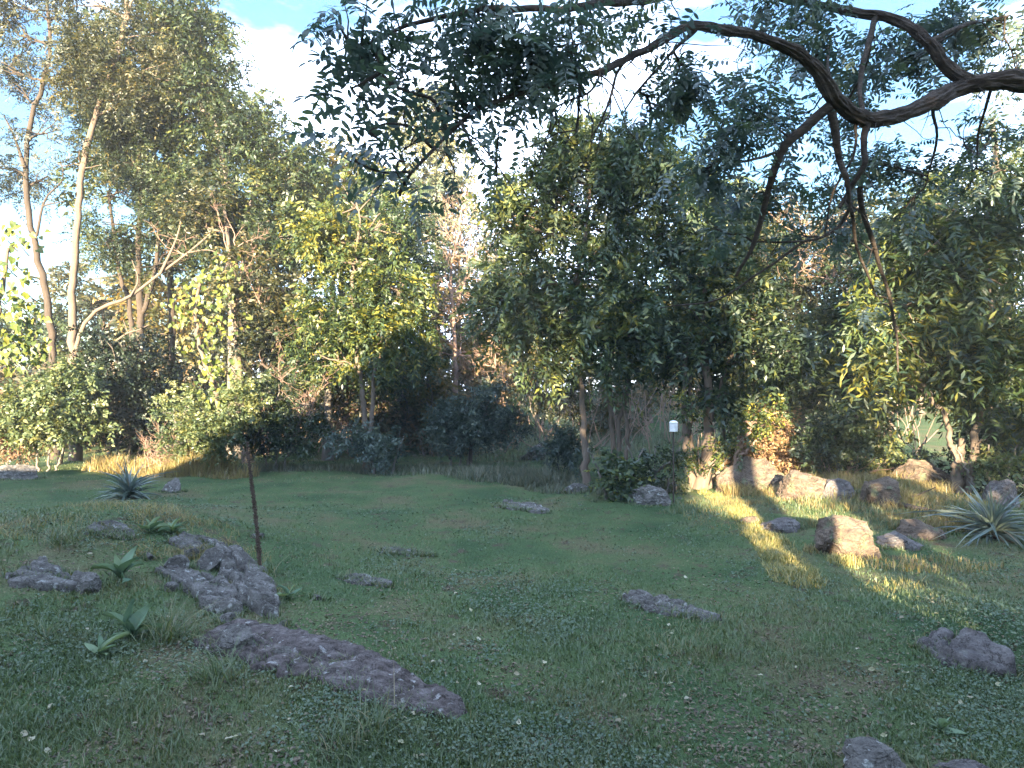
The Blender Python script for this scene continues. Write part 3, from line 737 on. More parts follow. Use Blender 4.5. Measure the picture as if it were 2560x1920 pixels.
# catalpas: large heart-shaped leaves, each one a part
def heart_mesh(seed):
    rng = np.random.default_rng(seed)
    pr = [(0, 0), (.30, -.08), (.50, .16), (.42, .48), (.2, .82), (0, 1.08), (-.2, .82), (-.42, .48), (-.50, .16), (-.30, -.08)]
    v = [(x, y, .18 * abs(x) - .16 * y * y + rng.normal(0, .015)) for x, y in pr] + [(0, .42, -.04)]
    me = bpy.data.meshes.new('heart_leaf')
    me.from_pydata(v, [], [[i, (i + 1) % 10, 10] for i in range(10)])
    at = me.attributes.new('tone', 'FLOAT', 'FACE'); at.data.foreach_set('value', np.full(10, .15 + .7 * seed / 7, np.float32))
    me.materials.append(M['catalpa_leaf'])
    return me
HEARTS = [heart_mesh(k) for k in range(8)]
def leaf_parts(t, base, rng, meshes, pts, size, face=(0, -1, .35), droop=.7, name='leaf'):
    for p in pts:
        n = Vector(face) + Vector(rng.normal(0, .45, 3)); n.normalize()
        d = Vector((rng.normal(0, .6), -.15 + rng.normal(0, .3), -droop)); d = (d - n * d.dot(n)).normalized()
        x = d.cross(n).normalized()
        m = Matrix((x, d, n)).transposed().to_4x4()
        o = link(name, meshes[rng.integers(len(meshes))], t)
        s = size * rng.uniform(.65, 1.2)
        o.matrix_local = Matrix.Translation(Vector(tuple(p)) - base) @ m @ Matrix.Scale(s, 4)
def catalpa(name, label, b, stems, lobes, nleaf, size, seed):
    def ex(t, base, rng):
        rng = np.random.default_rng(seed)
        C, O, T, LI = clumps(rng, lobes, 0, seed)
        o = C + rng.normal(0, .12, C.shape)
        front = np.argsort(o[:, 1])[:nleaf]
        leaf_parts(t, base, rng, HEARTS, o[front], size)
        mb = MB()
        for c in C[:: max(1, len(C) // 40)]:
            k = np.array(tuple(stems[0][0][-1])); mb.tube(bend(rng, c + np.array([0, .35, -.2]), c, 4, .2), [.02, .015, .012, .008], 4)
        mb.build('branches', M['bark_pale'], t, base, kind='stuff')
    return tree(name, label, 'tree', b, stems, [], 'catalpa_leaf', 'bark_pale', extra=ex)
b = B(-60, 16.5)
catalpa('catalpa_tree', 'sunlit catalpa with big yellow-green heart leaves at the left edge', b,
        [([b] + px_path([(-40, 900), (0, 760), (20, 620)], 16.9), .1, .04)],
        [lob(40, 590, 16.5, 50, 40, 30), lob(20, 690, 16.5, 60, 60, 50), lob(60, 780, 16.5, 45, 40, 40), lob(50, 870, 16.5, 60, 60, 90), lob(5, 800, 16.5, 60, 90, 70)], 300, .165, 11)
b = B(560, 19.6)
catalpa('catalpa_sapling', 'young catalpa with pale slanting trunk, lit yellow at centre-left', b,
        [([b] + px_path([(545, 1010), (515, 910), (495, 850), (488, 760), (505, 690)], 19.6), .09, .04)],
        [lob(515, 720, 19.4, 75, 45, 85), lob(465, 780, 19.4, 42, 40, 40), lob(545, 800, 19.4, 60, 40, 45), lob(510, 870, 19.4, 40, 36, 34), lob(555, 930, 19.4, 55, 36, 46), lob(540, 985, 19.4, 45, 25, 26), lob(560, 660, 19.4, 50, 40, 25)], 300, .145, 12)

# ------------------------------------------------------------------ wood farther back
FAR = [
 (250, 36, 760, 150, 110, 'olive_leaf', 'low olive tree far behind the twin dark stems'),
 (420, 34, 780, 130, 110, 'gold_leaf', 'brownish-gold low tree behind the leaning dead trunk'),
 (700, 38, 760, 150, 140, 'dark_leaf', 'dark far tree between the olive tree and the twin pale trunks'),
 (1010, 34, 780, 130, 130, 'gold_leaf', 'orange-gold tree glowing low behind the twin pale trunks'),
 (1240, 33, 900, 120, 70, 'gold_leaf', 'low orange thicket tree left of the big dark crown'),
 (1240, 44, 690, 150, 150, 'wisp_leaf', 'grey-green far tree left of the big dark crown'),
 (1430, 40, 760, 160, 170, 'olive_leaf', 'olive far tree seen through the big dark crown'),
 (1620, 36, 860, 140, 120, 'gold_leaf', 'yellowish far tree above the white sensor shield'),
 (1700, 44, 620, 150, 150, 'dark_leaf', 'dark far tree behind the multi-stemmed tree'),
 (1880, 38, 760, 160, 160, 'olive_leaf', 'olive far tree above the arching sapling'),
 (2110, 42, 640, 170, 150, 'wisp_leaf', 'pale far tree behind the hanging branches'),
 (2300, 40, 820, 160, 130, 'dark_leaf', 'dark far tree above the far meadow'),
 (2500, 40, 700, 170, 180, 'olive_leaf', 'olive far tree at the right edge'),
 (1140, 42, 640, 130, 130, 'wisp_leaf', 'grey-green far tree behind the bare twiggy tree'),
 (1180, 36, 820, 110, 90, 'olive_leaf', 'low olive tree behind the bare twiggy tree'),
 (80, 34, 880, 150, 90, 'dark_leaf', 'dark low tree behind the left-edge catalpa'),
 (560, 40, 820, 150, 120, 'olive_leaf', 'olive far tree behind the young catalpa'),
 (860, 42, 850, 150, 110, 'dark_leaf', 'dark far tree behind the left of the twin pale trunks'),
]
for px, Yd, py, rx, ry, lm, lb in FAR:
    b = B(px, Yd)
    tree('background_tree', lb, 'tree', b, [([b] + px_path([(px, 1000), (px + 10, py + ry * .6), (px, py - ry * .4)], Yd), .2, .06), (px_path([(px + 5, py + ry * .7), (px + rx * .4, py)], Yd), .1, .04)],
         [lob(px - rx * .4, py - ry * .1, Yd, rx * .6, ry * .6, 26), lob(px + rx * .4, py, Yd, rx * .6, ry * .6, 26), lob(px, py - ry * .6, Yd, rx * .6, ry * .5, 24), lob(px, py + ry * .5, Yd, rx * .9, ry * .5, 30)],
         lm, 'bark_pale', 'far', gap=-0.3, dens=.8, group='trees farther back in the wood')
def far_wood():
    rng = np.random.default_rng(77)
    n = 1000
    x = rng.uniform(-75, 75, n); y = rng.uniform(48, 75, n)
    top = 9.5 + 3.0 * np.sin(x * .13) + 2 * np.sin(x * .37 + 1) - 6.5 * np.exp(-((x + 40) / 9) ** 2)
    z = rng.uniform(0.05, 1, n) * top
    C = np.stack([x, y, z], 1)
    mb = MB(); foliage(mb, rng, C, unit(rng.normal(0, 1, (n, 3))), np.clip(.45 + .25 * nz(C, .12, 3), 0, 1), 'far', .5)
    mb.v = [(v.reshape(-1, 4, 3) + (v.reshape(-1, 4, 3) - v.reshape(-1, 4, 3).mean(1, keepdims=True)) * 2.3).reshape(-1, 3) for v in mb.v]
    tag(mb.build('distant_wood', M['olive_leaf']), 'hazy mass of distant woodland closing the view', 'woodland', kind='stuff')
    tb = MB()
    for k in range(120):
        xx = rng.uniform(-60, 60); yy = rng.uniform(46, 70)
        h0 = float(hgt(xx, yy)); tb.tube(bend(rng, (xx, yy, h0 - .2), (xx + rng.normal(0, .6), yy, h0 + rng.uniform(5, 9)), 5, .1), np.linspace(.16, .06, 5), 5)
    tag(tb.build('distant_trunks', M['bark_grey']), 'thin distant trunks standing in the far wood', 'trunks', kind='stuff')
far_wood()
def understory():
    rng = np.random.default_rng(78); mb = MB(); Cs = []
    for px0, px1, y0, y1, hh, n in ((-300, 1290, 27, 33, 3.2, 620), (1450, 1600, 28, 33, 2.6, 60), (1500, 2900, 40, 48, 3.4, 520), (-400, 700, 25, 30, 2.2, 240), (900, 1250, 24, 27, 1.6, 90)):
        y = rng.uniform(y0, y1, n); x = (rng.uniform(px0, px1, n) - 1280) / FPX * y
        z = hgt(x, y) + rng.uniform(.05, 1, n) * hh * (1 + .35 * nz(p3_(x, y), .5, 3))
        Cs.append(np.stack([x, y, z], 1))
    C = np.concatenate(Cs); n = len(C)
    foliage(mb, rng, C, unit(rng.normal(0, 1, (n, 3))), np.clip(.45 + .3 * nz(C, .4, 8), 0, 1), 'far', .5)
    tag(mb.build('woodland_understory', M['understory']), 'tangled undergrowth filling the wood behind the lawn', 'undergrowth', kind='stuff')
    tw = MB()
    for k in range(420):
        y = rng.uniform(24, 34); x = (rng.uniform(500, 2300) - 1280) / FPX * y; z = float(hgt(x, y))
        e = np.array([x, y, z]) + np.array([rng.normal(0, .9), rng.normal(0, .3), rng.uniform(.8, 3.2)])
        tw.tube(bend(rng, (x, y, z), e, 5, .2), np.linspace(.022, .008, 5), 4, cap=False)
    tag(tw.build('bare_saplings', M['twig_pink']), 'bare pinkish saplings and twigs within the undergrowth', 'saplings', kind='stuff')
def p3_(x, y): return np.stack([x, y, 0 * x], 1)
understory()

# ------------------------------------------------------------------ shrubs and thickets of the edge
def shrub(name, label, px, Yd, lobes, leaf, kind='shrub', dens=1.2, bark='bark_grey', gap=-0.5, extra=None, n=1.0):
    b = B(px, Yd)
    stems = [([b + Vector((dx, 0, -.05)), b + Vector((dx * 1.6, .1, .5)), b + Vector((dx * 2.6, .1, 1.1))], .035, .015) for dx in (-.25, 0, .22)]
    return tree(name, label, 'shrub', b, stems, [lob(x, y, Yd, rx, ry, int(k * n)) for x, y, rx, ry, k in lobes], leaf, bark, kind, gap=gap, dens=dens, twigs=6, extra=extra, crown_name='foliage')
shrub('leafy_shrub', 'grey-green sunlit shrub below the left-edge catalpa', 120, 20, [(110, 1000, 70, 55, 46), (170, 980, 50, 60, 34), (90, 1060, 90, 45, 44), (200, 1050, 60, 45, 26)], 'shrub_leaf', 'round')
shrub('reddish_shrub', 'reddish-brown shrub at the far left edge of the lawn', 20, 20.5, [(15, 1040, 55, 60, 44), (40, 1110, 60, 40, 34)], 'rust_leaf')
shrub('shade_dark_evergreen', 'evergreen thicket between shrub and young catalpa, coloured almost black for the shaded hollow', 320, 22.5, [(270, 920, 90, 60, 60), (370, 930, 90, 70, 66), (300, 1010, 110, 70, 70), (390, 1030, 70, 60, 46), (220, 1010, 60, 70, 40), (330, 1080, 110, 40, 46), (310, 860, 110, 40, 36)], 'near_black_leaf', 'round', dens=.9)
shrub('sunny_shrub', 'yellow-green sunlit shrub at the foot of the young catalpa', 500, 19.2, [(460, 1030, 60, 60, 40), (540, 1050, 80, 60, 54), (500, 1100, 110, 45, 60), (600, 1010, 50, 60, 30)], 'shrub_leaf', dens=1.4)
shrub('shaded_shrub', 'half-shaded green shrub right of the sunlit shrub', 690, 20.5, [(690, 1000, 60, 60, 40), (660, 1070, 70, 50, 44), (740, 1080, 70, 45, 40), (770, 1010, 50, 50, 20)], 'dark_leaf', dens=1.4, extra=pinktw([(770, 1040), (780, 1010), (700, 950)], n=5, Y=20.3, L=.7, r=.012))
shrub('low_shrub', 'low dark shrub at the foot of the twin pale trunks', 960, 19.8, [(955, 1120, 50, 32, 36), (870, 1095, 50, 32, 24)], 'mist_leaf')
shrub('gold_sprig_shrub', 'yellow-leaved shrub glowing right of the twin pale trunks', 1080, 24, [(1070, 950, 50, 45, 30), (1090, 1010, 60, 40, 26), (990, 930, 30, 30, 12)], 'gold_leaf', 'round', dens=1.0)
shrub('round_bush', 'dark rounded bush at the middle of the lawn edge', 1150, 21.5, [(1120, 1050, 65, 50, 50), (1190, 1060, 70, 50, 54), (1240, 1010, 60, 55, 44), (1150, 1090, 100, 32, 44), (1270, 1070, 50, 36, 24)], 'mist_leaf', dens=1.4)
shrub('ragged_bush', 'ragged green bush right of the rounded bush', 1390, 21.5, [(1340, 960, 60, 50, 34), (1400, 1000, 70, 50, 34), (1440, 930, 60, 50, 24)], 'olive_leaf', dens=1.0)
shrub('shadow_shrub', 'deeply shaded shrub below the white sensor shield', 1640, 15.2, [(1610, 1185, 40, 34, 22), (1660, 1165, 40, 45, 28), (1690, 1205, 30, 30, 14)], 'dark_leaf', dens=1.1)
shrub('climbing_vine_shrub', 'small leafy vine-covered stump right of the dark trunk', 1545, 14.8, [(1545, 1195, 24, 36, 24)], 'teal_leaf', 'round', dens=.9)
shrub('dusky_shrub', 'dusky shrub just left of the big dark trunk', 1425, 18.6, [(1420, 1110, 40, 55, 34), (1390, 1130, 30, 30, 14)], 'mist_leaf')
shrub('yellowing_shrub', 'yellowing sunlit shrub right of the arching sapling', 1985, 16.5, [(1985, 1085, 60, 50, 40), (1940, 1060, 50, 40, 22), (2010, 1120, 50, 36, 22)], 'lime_leaf', dens=1.0)
shrub('stemmy_shrub', 'dark shrub on bare stems behind the sunlit boulder', 2090, 14.6, [(2080, 1090, 60, 50, 44), (2120, 1120, 50, 45, 32), (2050, 1130, 40, 36, 20), (2130, 1050, 40, 40, 20)], 'dark_leaf', dens=1.1, extra=pinktw([(2080, 1215), (2095, 1215)], n=5, Y=14.5, L=.8, r=.02, lev=1))
shrub('edge_shrub', 'dark shrub at the right edge behind the large yucca', 2540, 15.5, [(2520, 1090, 70, 60, 50), (2560, 1140, 60, 60, 40), (2480, 1060, 50, 40, 24)], 'mist_leaf', dens=1.3)
shrub('pale_sprig_shrub', 'small pale-leaved shrub left of the large yucca', 2480, 13.2, [(2490, 1160, 40, 30, 18)], 'shrub_leaf', dens=.9)
shrub('brown_thicket', 'rust-brown undergrowth on the bank above the pinkish boulder', 1930, 15.8, [(1890, 1140, 60, 45, 40), (1960, 1160, 60, 40, 36), (1930, 1080, 60, 40, 24), (2040, 1190, 60, 30, 24), (1880, 1190, 40, 30, 14)], 'rust_leaf', dens=1.0)
shrub('bank_thicket', 'dark undergrowth between the stemmy shrub and the right-hand tree', 2260, 15.8, [(2200, 1090, 36, 36, 20), (2280, 1180, 60, 30, 28), (2200, 1160, 50, 40, 24), (2370, 1250, 60, 26, 22)], 'dark_leaf', dens=1.1)
shrub('corner_thicket', 'shaded undergrowth behind and right of the large yucca', 2500, 14.4, [(2470, 1190, 60, 40, 28), (2550, 1210, 60, 50, 30), (2430, 1150, 40, 40, 16)], 'near_black_leaf', dens=1.1)
shrub('background_thicket', 'dim thicket closing the gap below the tan tree', 1980, 24, [(1900, 980, 100, 50, 40), (2010, 990, 100, 50, 40), (2200, 990, 90, 36, 30)], 'olive_leaf', 'round')
shrub('middle_thicket', 'brownish thicket behind the twin pale trunks', 870, 25, [(760, 960, 90, 60, 36), (880, 1000, 90, 50, 36), (980, 1000, 90, 50, 30), (640, 900, 90, 60, 30)], 'olive_leaf', 'round', extra=pinktw([(820, 1040), (860, 1050), (780, 1060), (1000, 1040), (1260, 960), (1240, 920), (1320, 960), (1290, 900)], n=4, Y=24.6, L=1.0))

# ------------------------------------------------------------------ trees and hedge behind the camera: their shade falls across the garden
def wl_lobe(x, y, z, r, n, rz=None):
    return (np.array([x, y, z]), np.array([r, r * .7, rz or r]), n)
b = Vector((2.14, -5.0, 0))
tree('shade_tree', 'tall tree beside the house behind the camera, shading the garden', 'tree', b,
     [([b, Vector((2.14, -5, 3)), Vector((2.14, -5, 5.2)), Vector((1.5, -5, 8)), Vector((.6, -5, 11))], .36, .14), ([Vector((2.0, -5, 5)), Vector((1.0, -5, 7.5)), Vector((-1.5, -5, 9))], .2, .08)],
     [wl_lobe(-3.0, -5, 9.2, 1.9, 28), wl_lobe(-.6, -5, 8.6, 1.7, 40), wl_lobe(1.0, -5, 8.4, 1.5, 30), wl_lobe(-2.2, -5, 11.6, 2.0, 26), wl_lobe(.6, -5, 11.4, 2.2, 30), wl_lobe(2.9, -5, 10.4, 1.7, 24), wl_lobe(-.4, -5, 13.6, 2.0, 30), wl_lobe(0.1, -5, 6.6, 1.1, 26)],
     'dark_leaf', 'bark_grey', 'far', gap=-0.3, twigs=4)
b = Vector((-.80, -9.0, 0))  # unseen leafy column, added to cut off the left side of the sunbeam
tree('added_shade_column', 'unseen dense leafy column added behind the house to shade the sunbeam edge', 'tree', b,
     [([b, Vector((-.8, -9, 3)), Vector((-.8, -9, 6.6))], .14, .05)],
     [wl_lobe(-.80, -9, z, .70, 46, .8) for z in (1.2, 2.4, 3.6, 4.8, 6.0)] + [wl_lobe(-1.0, -9, 7.2, .8, 40, .9)],
     'near_black_leaf', 'bark_grey', 'far', gap=-2, twigs=3, dens=.6)
b = Vector((9.0, -6.0, 0))
tree('hedgerow_tree', 'spreading tree right of the house behind the camera, dappling the bank', 'tree', b,
     [([b, Vector((8.8, -6, 3)), Vector((8, -6, 6)), Vector((7.4, -6, 9))], .25, .08)],
     [wl_lobe(5.0, -6, 7.0, 1.5, 22), wl_lobe(7.4, -6, 8.4, 1.8, 26), wl_lobe(9.6, -6, 7.2, 1.8, 28), wl_lobe(6.2, -6, 10.6, 1.8, 20), wl_lobe(5.2, -6, 4.0, 1.3, 34), wl_lobe(8.0, -6, 4.2, 1.8, 44), wl_lobe(4.2, -6, 5.6, .6, 5), wl_lobe(6.4, -6, 3.2, 1.4, 24)],
     'dark_leaf', 'bark_grey', 'far', gap=-0.15, twigs=4)
def hedge():
    rng = np.random.default_rng(9)
    b = Vector((7.5, -5.2, 0))
    t = empty('hedge', b, 'tall leafy hedge behind the camera right of the house', 'hedge')
    n = 640
    C = np.stack([rng.uniform(.95, 15, n), rng.uniform(-6.2, -4.7, n), 2.22 * rng.uniform(.03, 1, n) ** .5], 1)
    m = MB(); foliage(m, rng, C, unit(rng.normal(0, 1, (n, 3))), rng.uniform(.2, .7, n), 'far', .95); m.build('foliage', M['dark_leaf'], t, b, kind='stuff')
    m = MB()
    for x in np.arange(1.4, 15, .8): m.tube(bend(rng, (x, -5.2, -.1), (x + .1, -5.2, 2.0), 4, .1), [.05, .04, .03, .015], 5)
    m.build('stems', M['bark_grey'], t, b, kind='stuff')
hedge()

# ------------------------------------------------------------------ the locust whose limb overhangs the view
def compound_leaf(seed, K=6, hi=True):
    rng = np.random.default_rng(seed)
    V, F = [], []
    def pt(t): return np.array([.04 * math.sin(3 * t + seed), t, -.22 * t * t])
    prof = [(0, 0), (.25, .17), (.62, .20), (.95, .09), (1, 0), (.95, -.09), (.62, -.20), (.25, -.17)]
    def leaflet(p, d, L):
        d = d / np.linalg.norm(d)
        n = np.array([0, 0, 1.0]) + rng.normal(0, .25, 3); s = np.cross(d, n); s /= np.linalg.norm(s); n = np.cross(s, d)
        k = len(V)
        for a, w in prof: V.append(p + d * L * a + s * L * w * .92 + n * (abs(w) * .25 - .10 * a * a) * L)
        F.extend([[k, k + 1, k + 2], [k, k + 2, k + 6], [k, k + 6, k + 7], [k + 2, k + 3, k + 4], [k + 2, k + 4, k + 6], [k + 4, k + 5, k + 6]])
    for j in range(K):
        t = .18 + .78 * j / K
        for sg in (1, -1):
            if rng.random() < .06: continue
            leaflet(pt(t), np.array([sg * .9, .35 + rng.normal(0, .15), -.15 + rng.normal(0, .15)]), rng.uniform(.22, .30))
    leaflet(pt(.97), np.array([0, 1, -.5]), .26)
    k = len(V)
    for t in (0, .35, .7, 1.0):
        p = pt(t); V.extend([p + np.array([.006, 0, 0]), p - np.array([.006, 0, 0])])
    for j in range(3): F.extend([[k + 2 * j, k + 2 * j + 1, k + 2 * j + 3], [k + 2 * j, k + 2 * j + 3, k + 2 * j + 2]])
    return np.array(V), np.array(F)
CL = [compound_leaf(s, 5 + s % 3) for s in range(7)]

def locust():
    rng = np.random.default_rng(4)
    base = Vector((5.35, 4.9, float(hgt(5.35, 4.9))))
    t = empty('locust_tree', base, 'old locust tree whose furrowed limb and leaves overhang the top right', 'tree')
    top = P(3060, 150, 4.75)
    m = MB(); m.tube(smooth_path([base + Vector((0, 0, -.1)), base + Vector((-.08, 0, 2)), top + Vector((.1, 0, -.2)), top + Vector((.15, .2, 1.6)), top + Vector((.4, .5, 4))], 40), np.linspace(.24, .12, 40), 22, bump=.16)
    m.build('trunk', M['bark_locust'], t, base, smooth=True)
    def wp(pts): return [P(x, y, Yd) for x, y, Yd in pts]
    main = wp([(3060, 150, 4.75), (2800, 190, 4.65), (2600, 205, 4.6), (2480, 205, 4.6), (2400, 218, 4.6), (2330, 255, 4.5), (2250, 288, 4.4), (2160, 295, 4.3), (2095, 255, 4.2), (2050, 185, 4.1), (1990, 130, 4.0), (1890, 88, 3.8), (1740, 68, 3.5), (1610, 122, 3.3), (1480, 185, 3.0), (1330, 225, 2.8), (1200, 262, 2.6), (1120, 330, 2.5), (1040, 425, 2.4), (1000, 490, 2.4)])
    mr = np.interp(np.linspace(0, 1, 180), [0, .2, .27, .45, .5, .58, .75, .88, 1], [.084, .074, .047, .039, .034, .024, .015, .009, .004])
    L = [('limb', main, None, np.interp(np.linspace(0, 1, 420), np.linspace(0, 1, 180), mr) * (1 + .10 * np.sin(np.linspace(0, 61, 420)) * np.sin(np.linspace(0, 23, 420)) + .16 * np.exp(-((np.linspace(0, 1, 420) - .335) / .012) ** 2) + .14 * np.exp(-((np.linspace(0, 1, 420) - .44) / .01) ** 2)), 420, 48, .42)]
    second = wp([(2430, 212, 4.6), (2370, 165, 4.6), (2320, 105, 4.6), (2240, 55, 4.7), (2130, 30, 4.8), (2020, 8, 4.9), (1900, -20, 5.0), (1700, -60, 5.0)])
    L.append(('limb', second, None, np.interp(np.linspace(0, 1, 200), [0, .1, .5, 1], [.042, .033, .024, .010]), 200, 44, .42))
    third = wp([(2300, -120, 4.9), (1900, -60, 4.0), (1640, -5, 3.4), (1500, 5, 3.1), (1380, 25, 2.9), (1200, 20, 2.7), (1000, 70, 2.6), (900, 120, 2.5)])
    L.append(('limb', third, None, np.linspace(.05, .006, 60), 60, 12, .1))
    br = [
     ([(2075, 265, 4.2), (2010, 320, 4.25), (1955, 375, 4.3), (1915, 500, 4.4), (1880, 620, 4.5), (1840, 690, 4.6)], .035, .010),
     ([(2080, 280, 4.2), (2092, 340, 4.25), (2098, 400, 4.3), (2118, 450, 4.3), (2125, 520, 4.4)], .030, .012),
     ([(2168, 300, 4.3), (2160, 370, 4.3), (2160, 410, 4.3), (2120, 480, 4.4), (2100, 520, 4.4)], .024, .012),
     ([(2140, 300, 4.3), (2135, 380, 4.3), (2085, 480, 4.4), (2060, 590, 4.5)], .010, .006),
     ([(2125, 520, 4.4), (2085, 575, 4.5), (2000, 605, 4.5), (1880, 603, 4.6)], .012, .006),
     ([(2010, 605, 4.5), (1900, 680, 4.6), (1790, 750, 4.7), (1650, 770, 4.8)], .010, .004),
     ([(2150, 470, 4.4), (2165, 560, 4.6), (2200, 660, 4.8), (2235, 800, 5.0), (2245, 930, 5.1)], .020, .006),
     ([(2120, 500, 4.4), (2150, 640, 4.7), (2190, 740, 4.9)], .014, .006),
     ([(2190, 38, 4.75), (2165, 130, 4.6), (2150, 220, 4.5), (2158, 280, 4.4)], .022, .014),
     ([(2070, 120, 4.6), (2072, 180, 4.3), (2090, 240, 4.25)], .010, .008),
     ([(1640, 110, 3.3), (1560, 160, 3.2), (1520, 260, 3.1), (1500, 310, 3.1), (1480, 340, 3.1)], .010, .004),
     ([(1470, 190, 3.0), (1450, 210, 3.0), (1448, 280, 3.0), (1440, 330, 3.0)], .008, .004),
     ([(1500, 180, 3.0), (1470, 230, 2.9), (1390, 270, 2.9), (1375, 330, 2.9)], .006, .003),
     ([(1120, 330, 2.5), (1080, 250, 2.45), (1010, 225, 2.4), (960, 190, 2.4), (930, 100, 2.4)], .008, .004),
     ([(1085, 370, 2.5), (1030, 320, 2.4), (960, 310, 2.35), (920, 330, 2.3)], .006, .003),
     ([(1030, 430, 2.4), (960, 430, 2.35), (900, 410, 2.3), (870, 380, 2.3)], .006, .003),
     ([(1150, 300, 2.55), (1190, 380, 2.4), (1240, 440, 2.3)], .006, .003),
     ([(1740, 75, 3.5), (1680, 130, 3.5), (1600, 220, 3.5), (1560, 280, 3.5)], .010, .004),
     ([(1960, 370, 4.3), (1880, 400, 4.2), (1800, 400, 4.2)], .012, .005),
     ([(2330, 260, 4.5), (2340, 350, 4.8), (2320, 450, 5.0)], .012, .006),
     ([(2480, 215, 4.6), (2450, 320, 4.9), (2440, 420, 5.1)], .012, .006),
     ([(2320, 105, 4.6), (2420, 60, 4.8), (2520, 40, 5.0)], .02, .008)]
    allp = []
    for nm, pts, _, r, n, sd, bp in L:
        m = MB(); p = smooth_path(pts, n)
        p[2:-1] += .012 * np.stack([nz(p[2:-1], 5, 1), nz(p[2:-1], 5, 2), nz(p[2:-1], 5, 3)], 1)
        m.tube(p, r, sd, bump=bp, seed=n); m.build(nm, M['bark_locust'], t, base, smooth=True); allp.append(p)
    for pts, r0, r1 in br:
        m = MB(); p = smooth_path(wp(pts), 22)
        p[1:-1] += .008 * np.stack([nz(p[1:-1], 9, 1), nz(p[1:-1], 9, 2), nz(p[1:-1], 9, 3)], 1)
        m.tube(p, np.linspace(r0, r1, 22), 8, bump=.12, seed=r0 * 900); m.build('branch', M['bark_locust'], t, base, smooth=True); allp.append(p)
    AP = np.concatenate(allp)
    zones = [(1310, 130, 2.8, 175, 100, 120), (1420, 120, 2.9, 120, 90, 50), (1200, 120, 2.7, 110, 90, 48), (1180, 30, 2.7, 150, 50, 40), (900, 120, 2.5, 90, 90, 36), (840, 60, 2.5, 55, 80, 26), (1010, 90, 2.5, 110, 80, 34), (1150, 250, 2.6, 80, 50, 26), (1270, 240, 2.7, 100, 40, 20), (880, 220, 2.4, 30, 60, 7),
             (950, 350, 2.3, 60, 50, 8), (1030, 320, 2.3, 55, 55, 10), (1240, 390, 2.25, 40, 60, 8), (890, 400, 2.3, 40, 40, 6), (1000, 430, 2.3, 40, 36, 6), (1060, 220, 2.4, 70, 40, 8), (1600, 60, 3.4, 140, 60, 30), (1480, 40, 3.1, 90, 50, 20),
             (1720, 190, 3.6, 120, 80, 46), (1640, 300, 3.7, 90, 60, 18), (1800, 330, 4.2, 110, 90, 40), (1740, 440, 4.4, 90, 70, 26), (1900, 480, 4.6, 100, 80, 30), (1880, 250, 4.4, 110, 70, 40), (2000, 160, 4.7, 100, 70, 40), (2010, 60, 4.8, 120, 60, 40), (1900, 30, 4.5, 100, 50, 26),
             (2150, 180, 5.2, 110, 90, 44), (2170, 400, 5.3, 110, 80, 40), (2290, 420, 5.3, 110, 90, 26), (2250, 160, 5.3, 110, 80, 40), (2330, 60, 5.2, 130, 60, 44), (2480, 90, 5.2, 110, 80, 44), (2500, 320, 5.3, 90, 80, 18), (2400, 340, 5.4, 90, 70, 12), (2060, 560, 5.2, 110, 60, 24), (1780, 570, 4.7, 70, 60, 12), (2230, 560, 5.2, 90, 80, 24), (1960, 300, 4.6, 70, 60, 14),
             (2200, 760, 5.1, 70, 110, 8), (2540, 180, 5.0, 60, 60, 14), (2420, 470, 5.4, 110, 70, 10), (2540, 440, 5.4, 60, 80, 8), (2100, 300, 5.3, 90, 60, 22), (2050, 450, 5.0, 90, 60, 20), (1960, 590, 5.0, 80, 60, 14)]
    tw = MB(); items = []
    for x, y, Yd, rx, ry, n in zones:
        n = int(n * (2.1 if Yd > 3.5 else 1.05))
        c, r, _ = lob(x, y, Yd, rx, ry, n)
        r = np.array([r[0], max(r[1], .3), r[2]])
        a = AP[np.argmin(np.linalg.norm(AP - c, axis=1))]
        path = bend(rng, a, c, 7, .2); tw.tube(path, np.linspace(.008, .004, 7), 5)
        subs = []
        for k in range(max(2, n // 6)):
            e = c + unit(rng.normal(0, 1, 3)) * r * rng.uniform(.5, 1)
            q = bend(rng, path[rng.integers(2, 7)], e, 5, .2); tw.tube(q, np.linspace(.004, .0018, 5), 4, cap=False); subs.append(q)
        for k in range(n):
            q = subs[rng.integers(len(subs))]; p = q[rng.integers(1, 5)] + rng.normal(0, .05, 3) * np.array([1, 1, 1]) + unit(rng.normal(0, 1, 3)) * r * rng.uniform(0, .45)
            d = Vector((rng.normal(0, .7), rng.normal(0, .6), -.35 + rng.normal(0, .45))).normalized()
            nn = Vector((rng.normal(0, .35), rng.normal(0, .35), 1)); xx = d.cross(nn).normalized(); nn = xx.cross(d)
            items.append((p, Matrix((xx, d, nn)).transposed(), .165 * rng.uniform(.75, 1.2) * (1 + .08 * max(0, Yd - 3.4)), rng.integers(len(CL)), rng.uniform(.1, .75)))
    for k in range(80):
        a = AP[rng.integers(0, len(AP))]
        if a[1] < 2.3: continue
        e = a + np.array([rng.normal(0, .18), rng.normal(0, .15), -rng.uniform(.05, .34)])
        tw.tube(bend(rng, a, e, 6, .25), np.linspace(.004, .0012, 6), 4, cap=False)
    tw.build('twigs', M['bark_locust'], t, base, kind='stuff')
    items.sort(key=lambda i: i[0][1])
    meshes = []
    for k, (V, F) in enumerate(CL):
        me = bpy.data.meshes.new('compound_leaf'); me.from_pydata(V.tolist(), [], F.tolist())
        at = me.attributes.new('tone', 'FLOAT', 'FACE'); at.data.foreach_set('value', np.full(len(F), .15 + .5 * k / 6, np.float32)); me.materials.append(M['locust_leaf']); meshes.append(me)
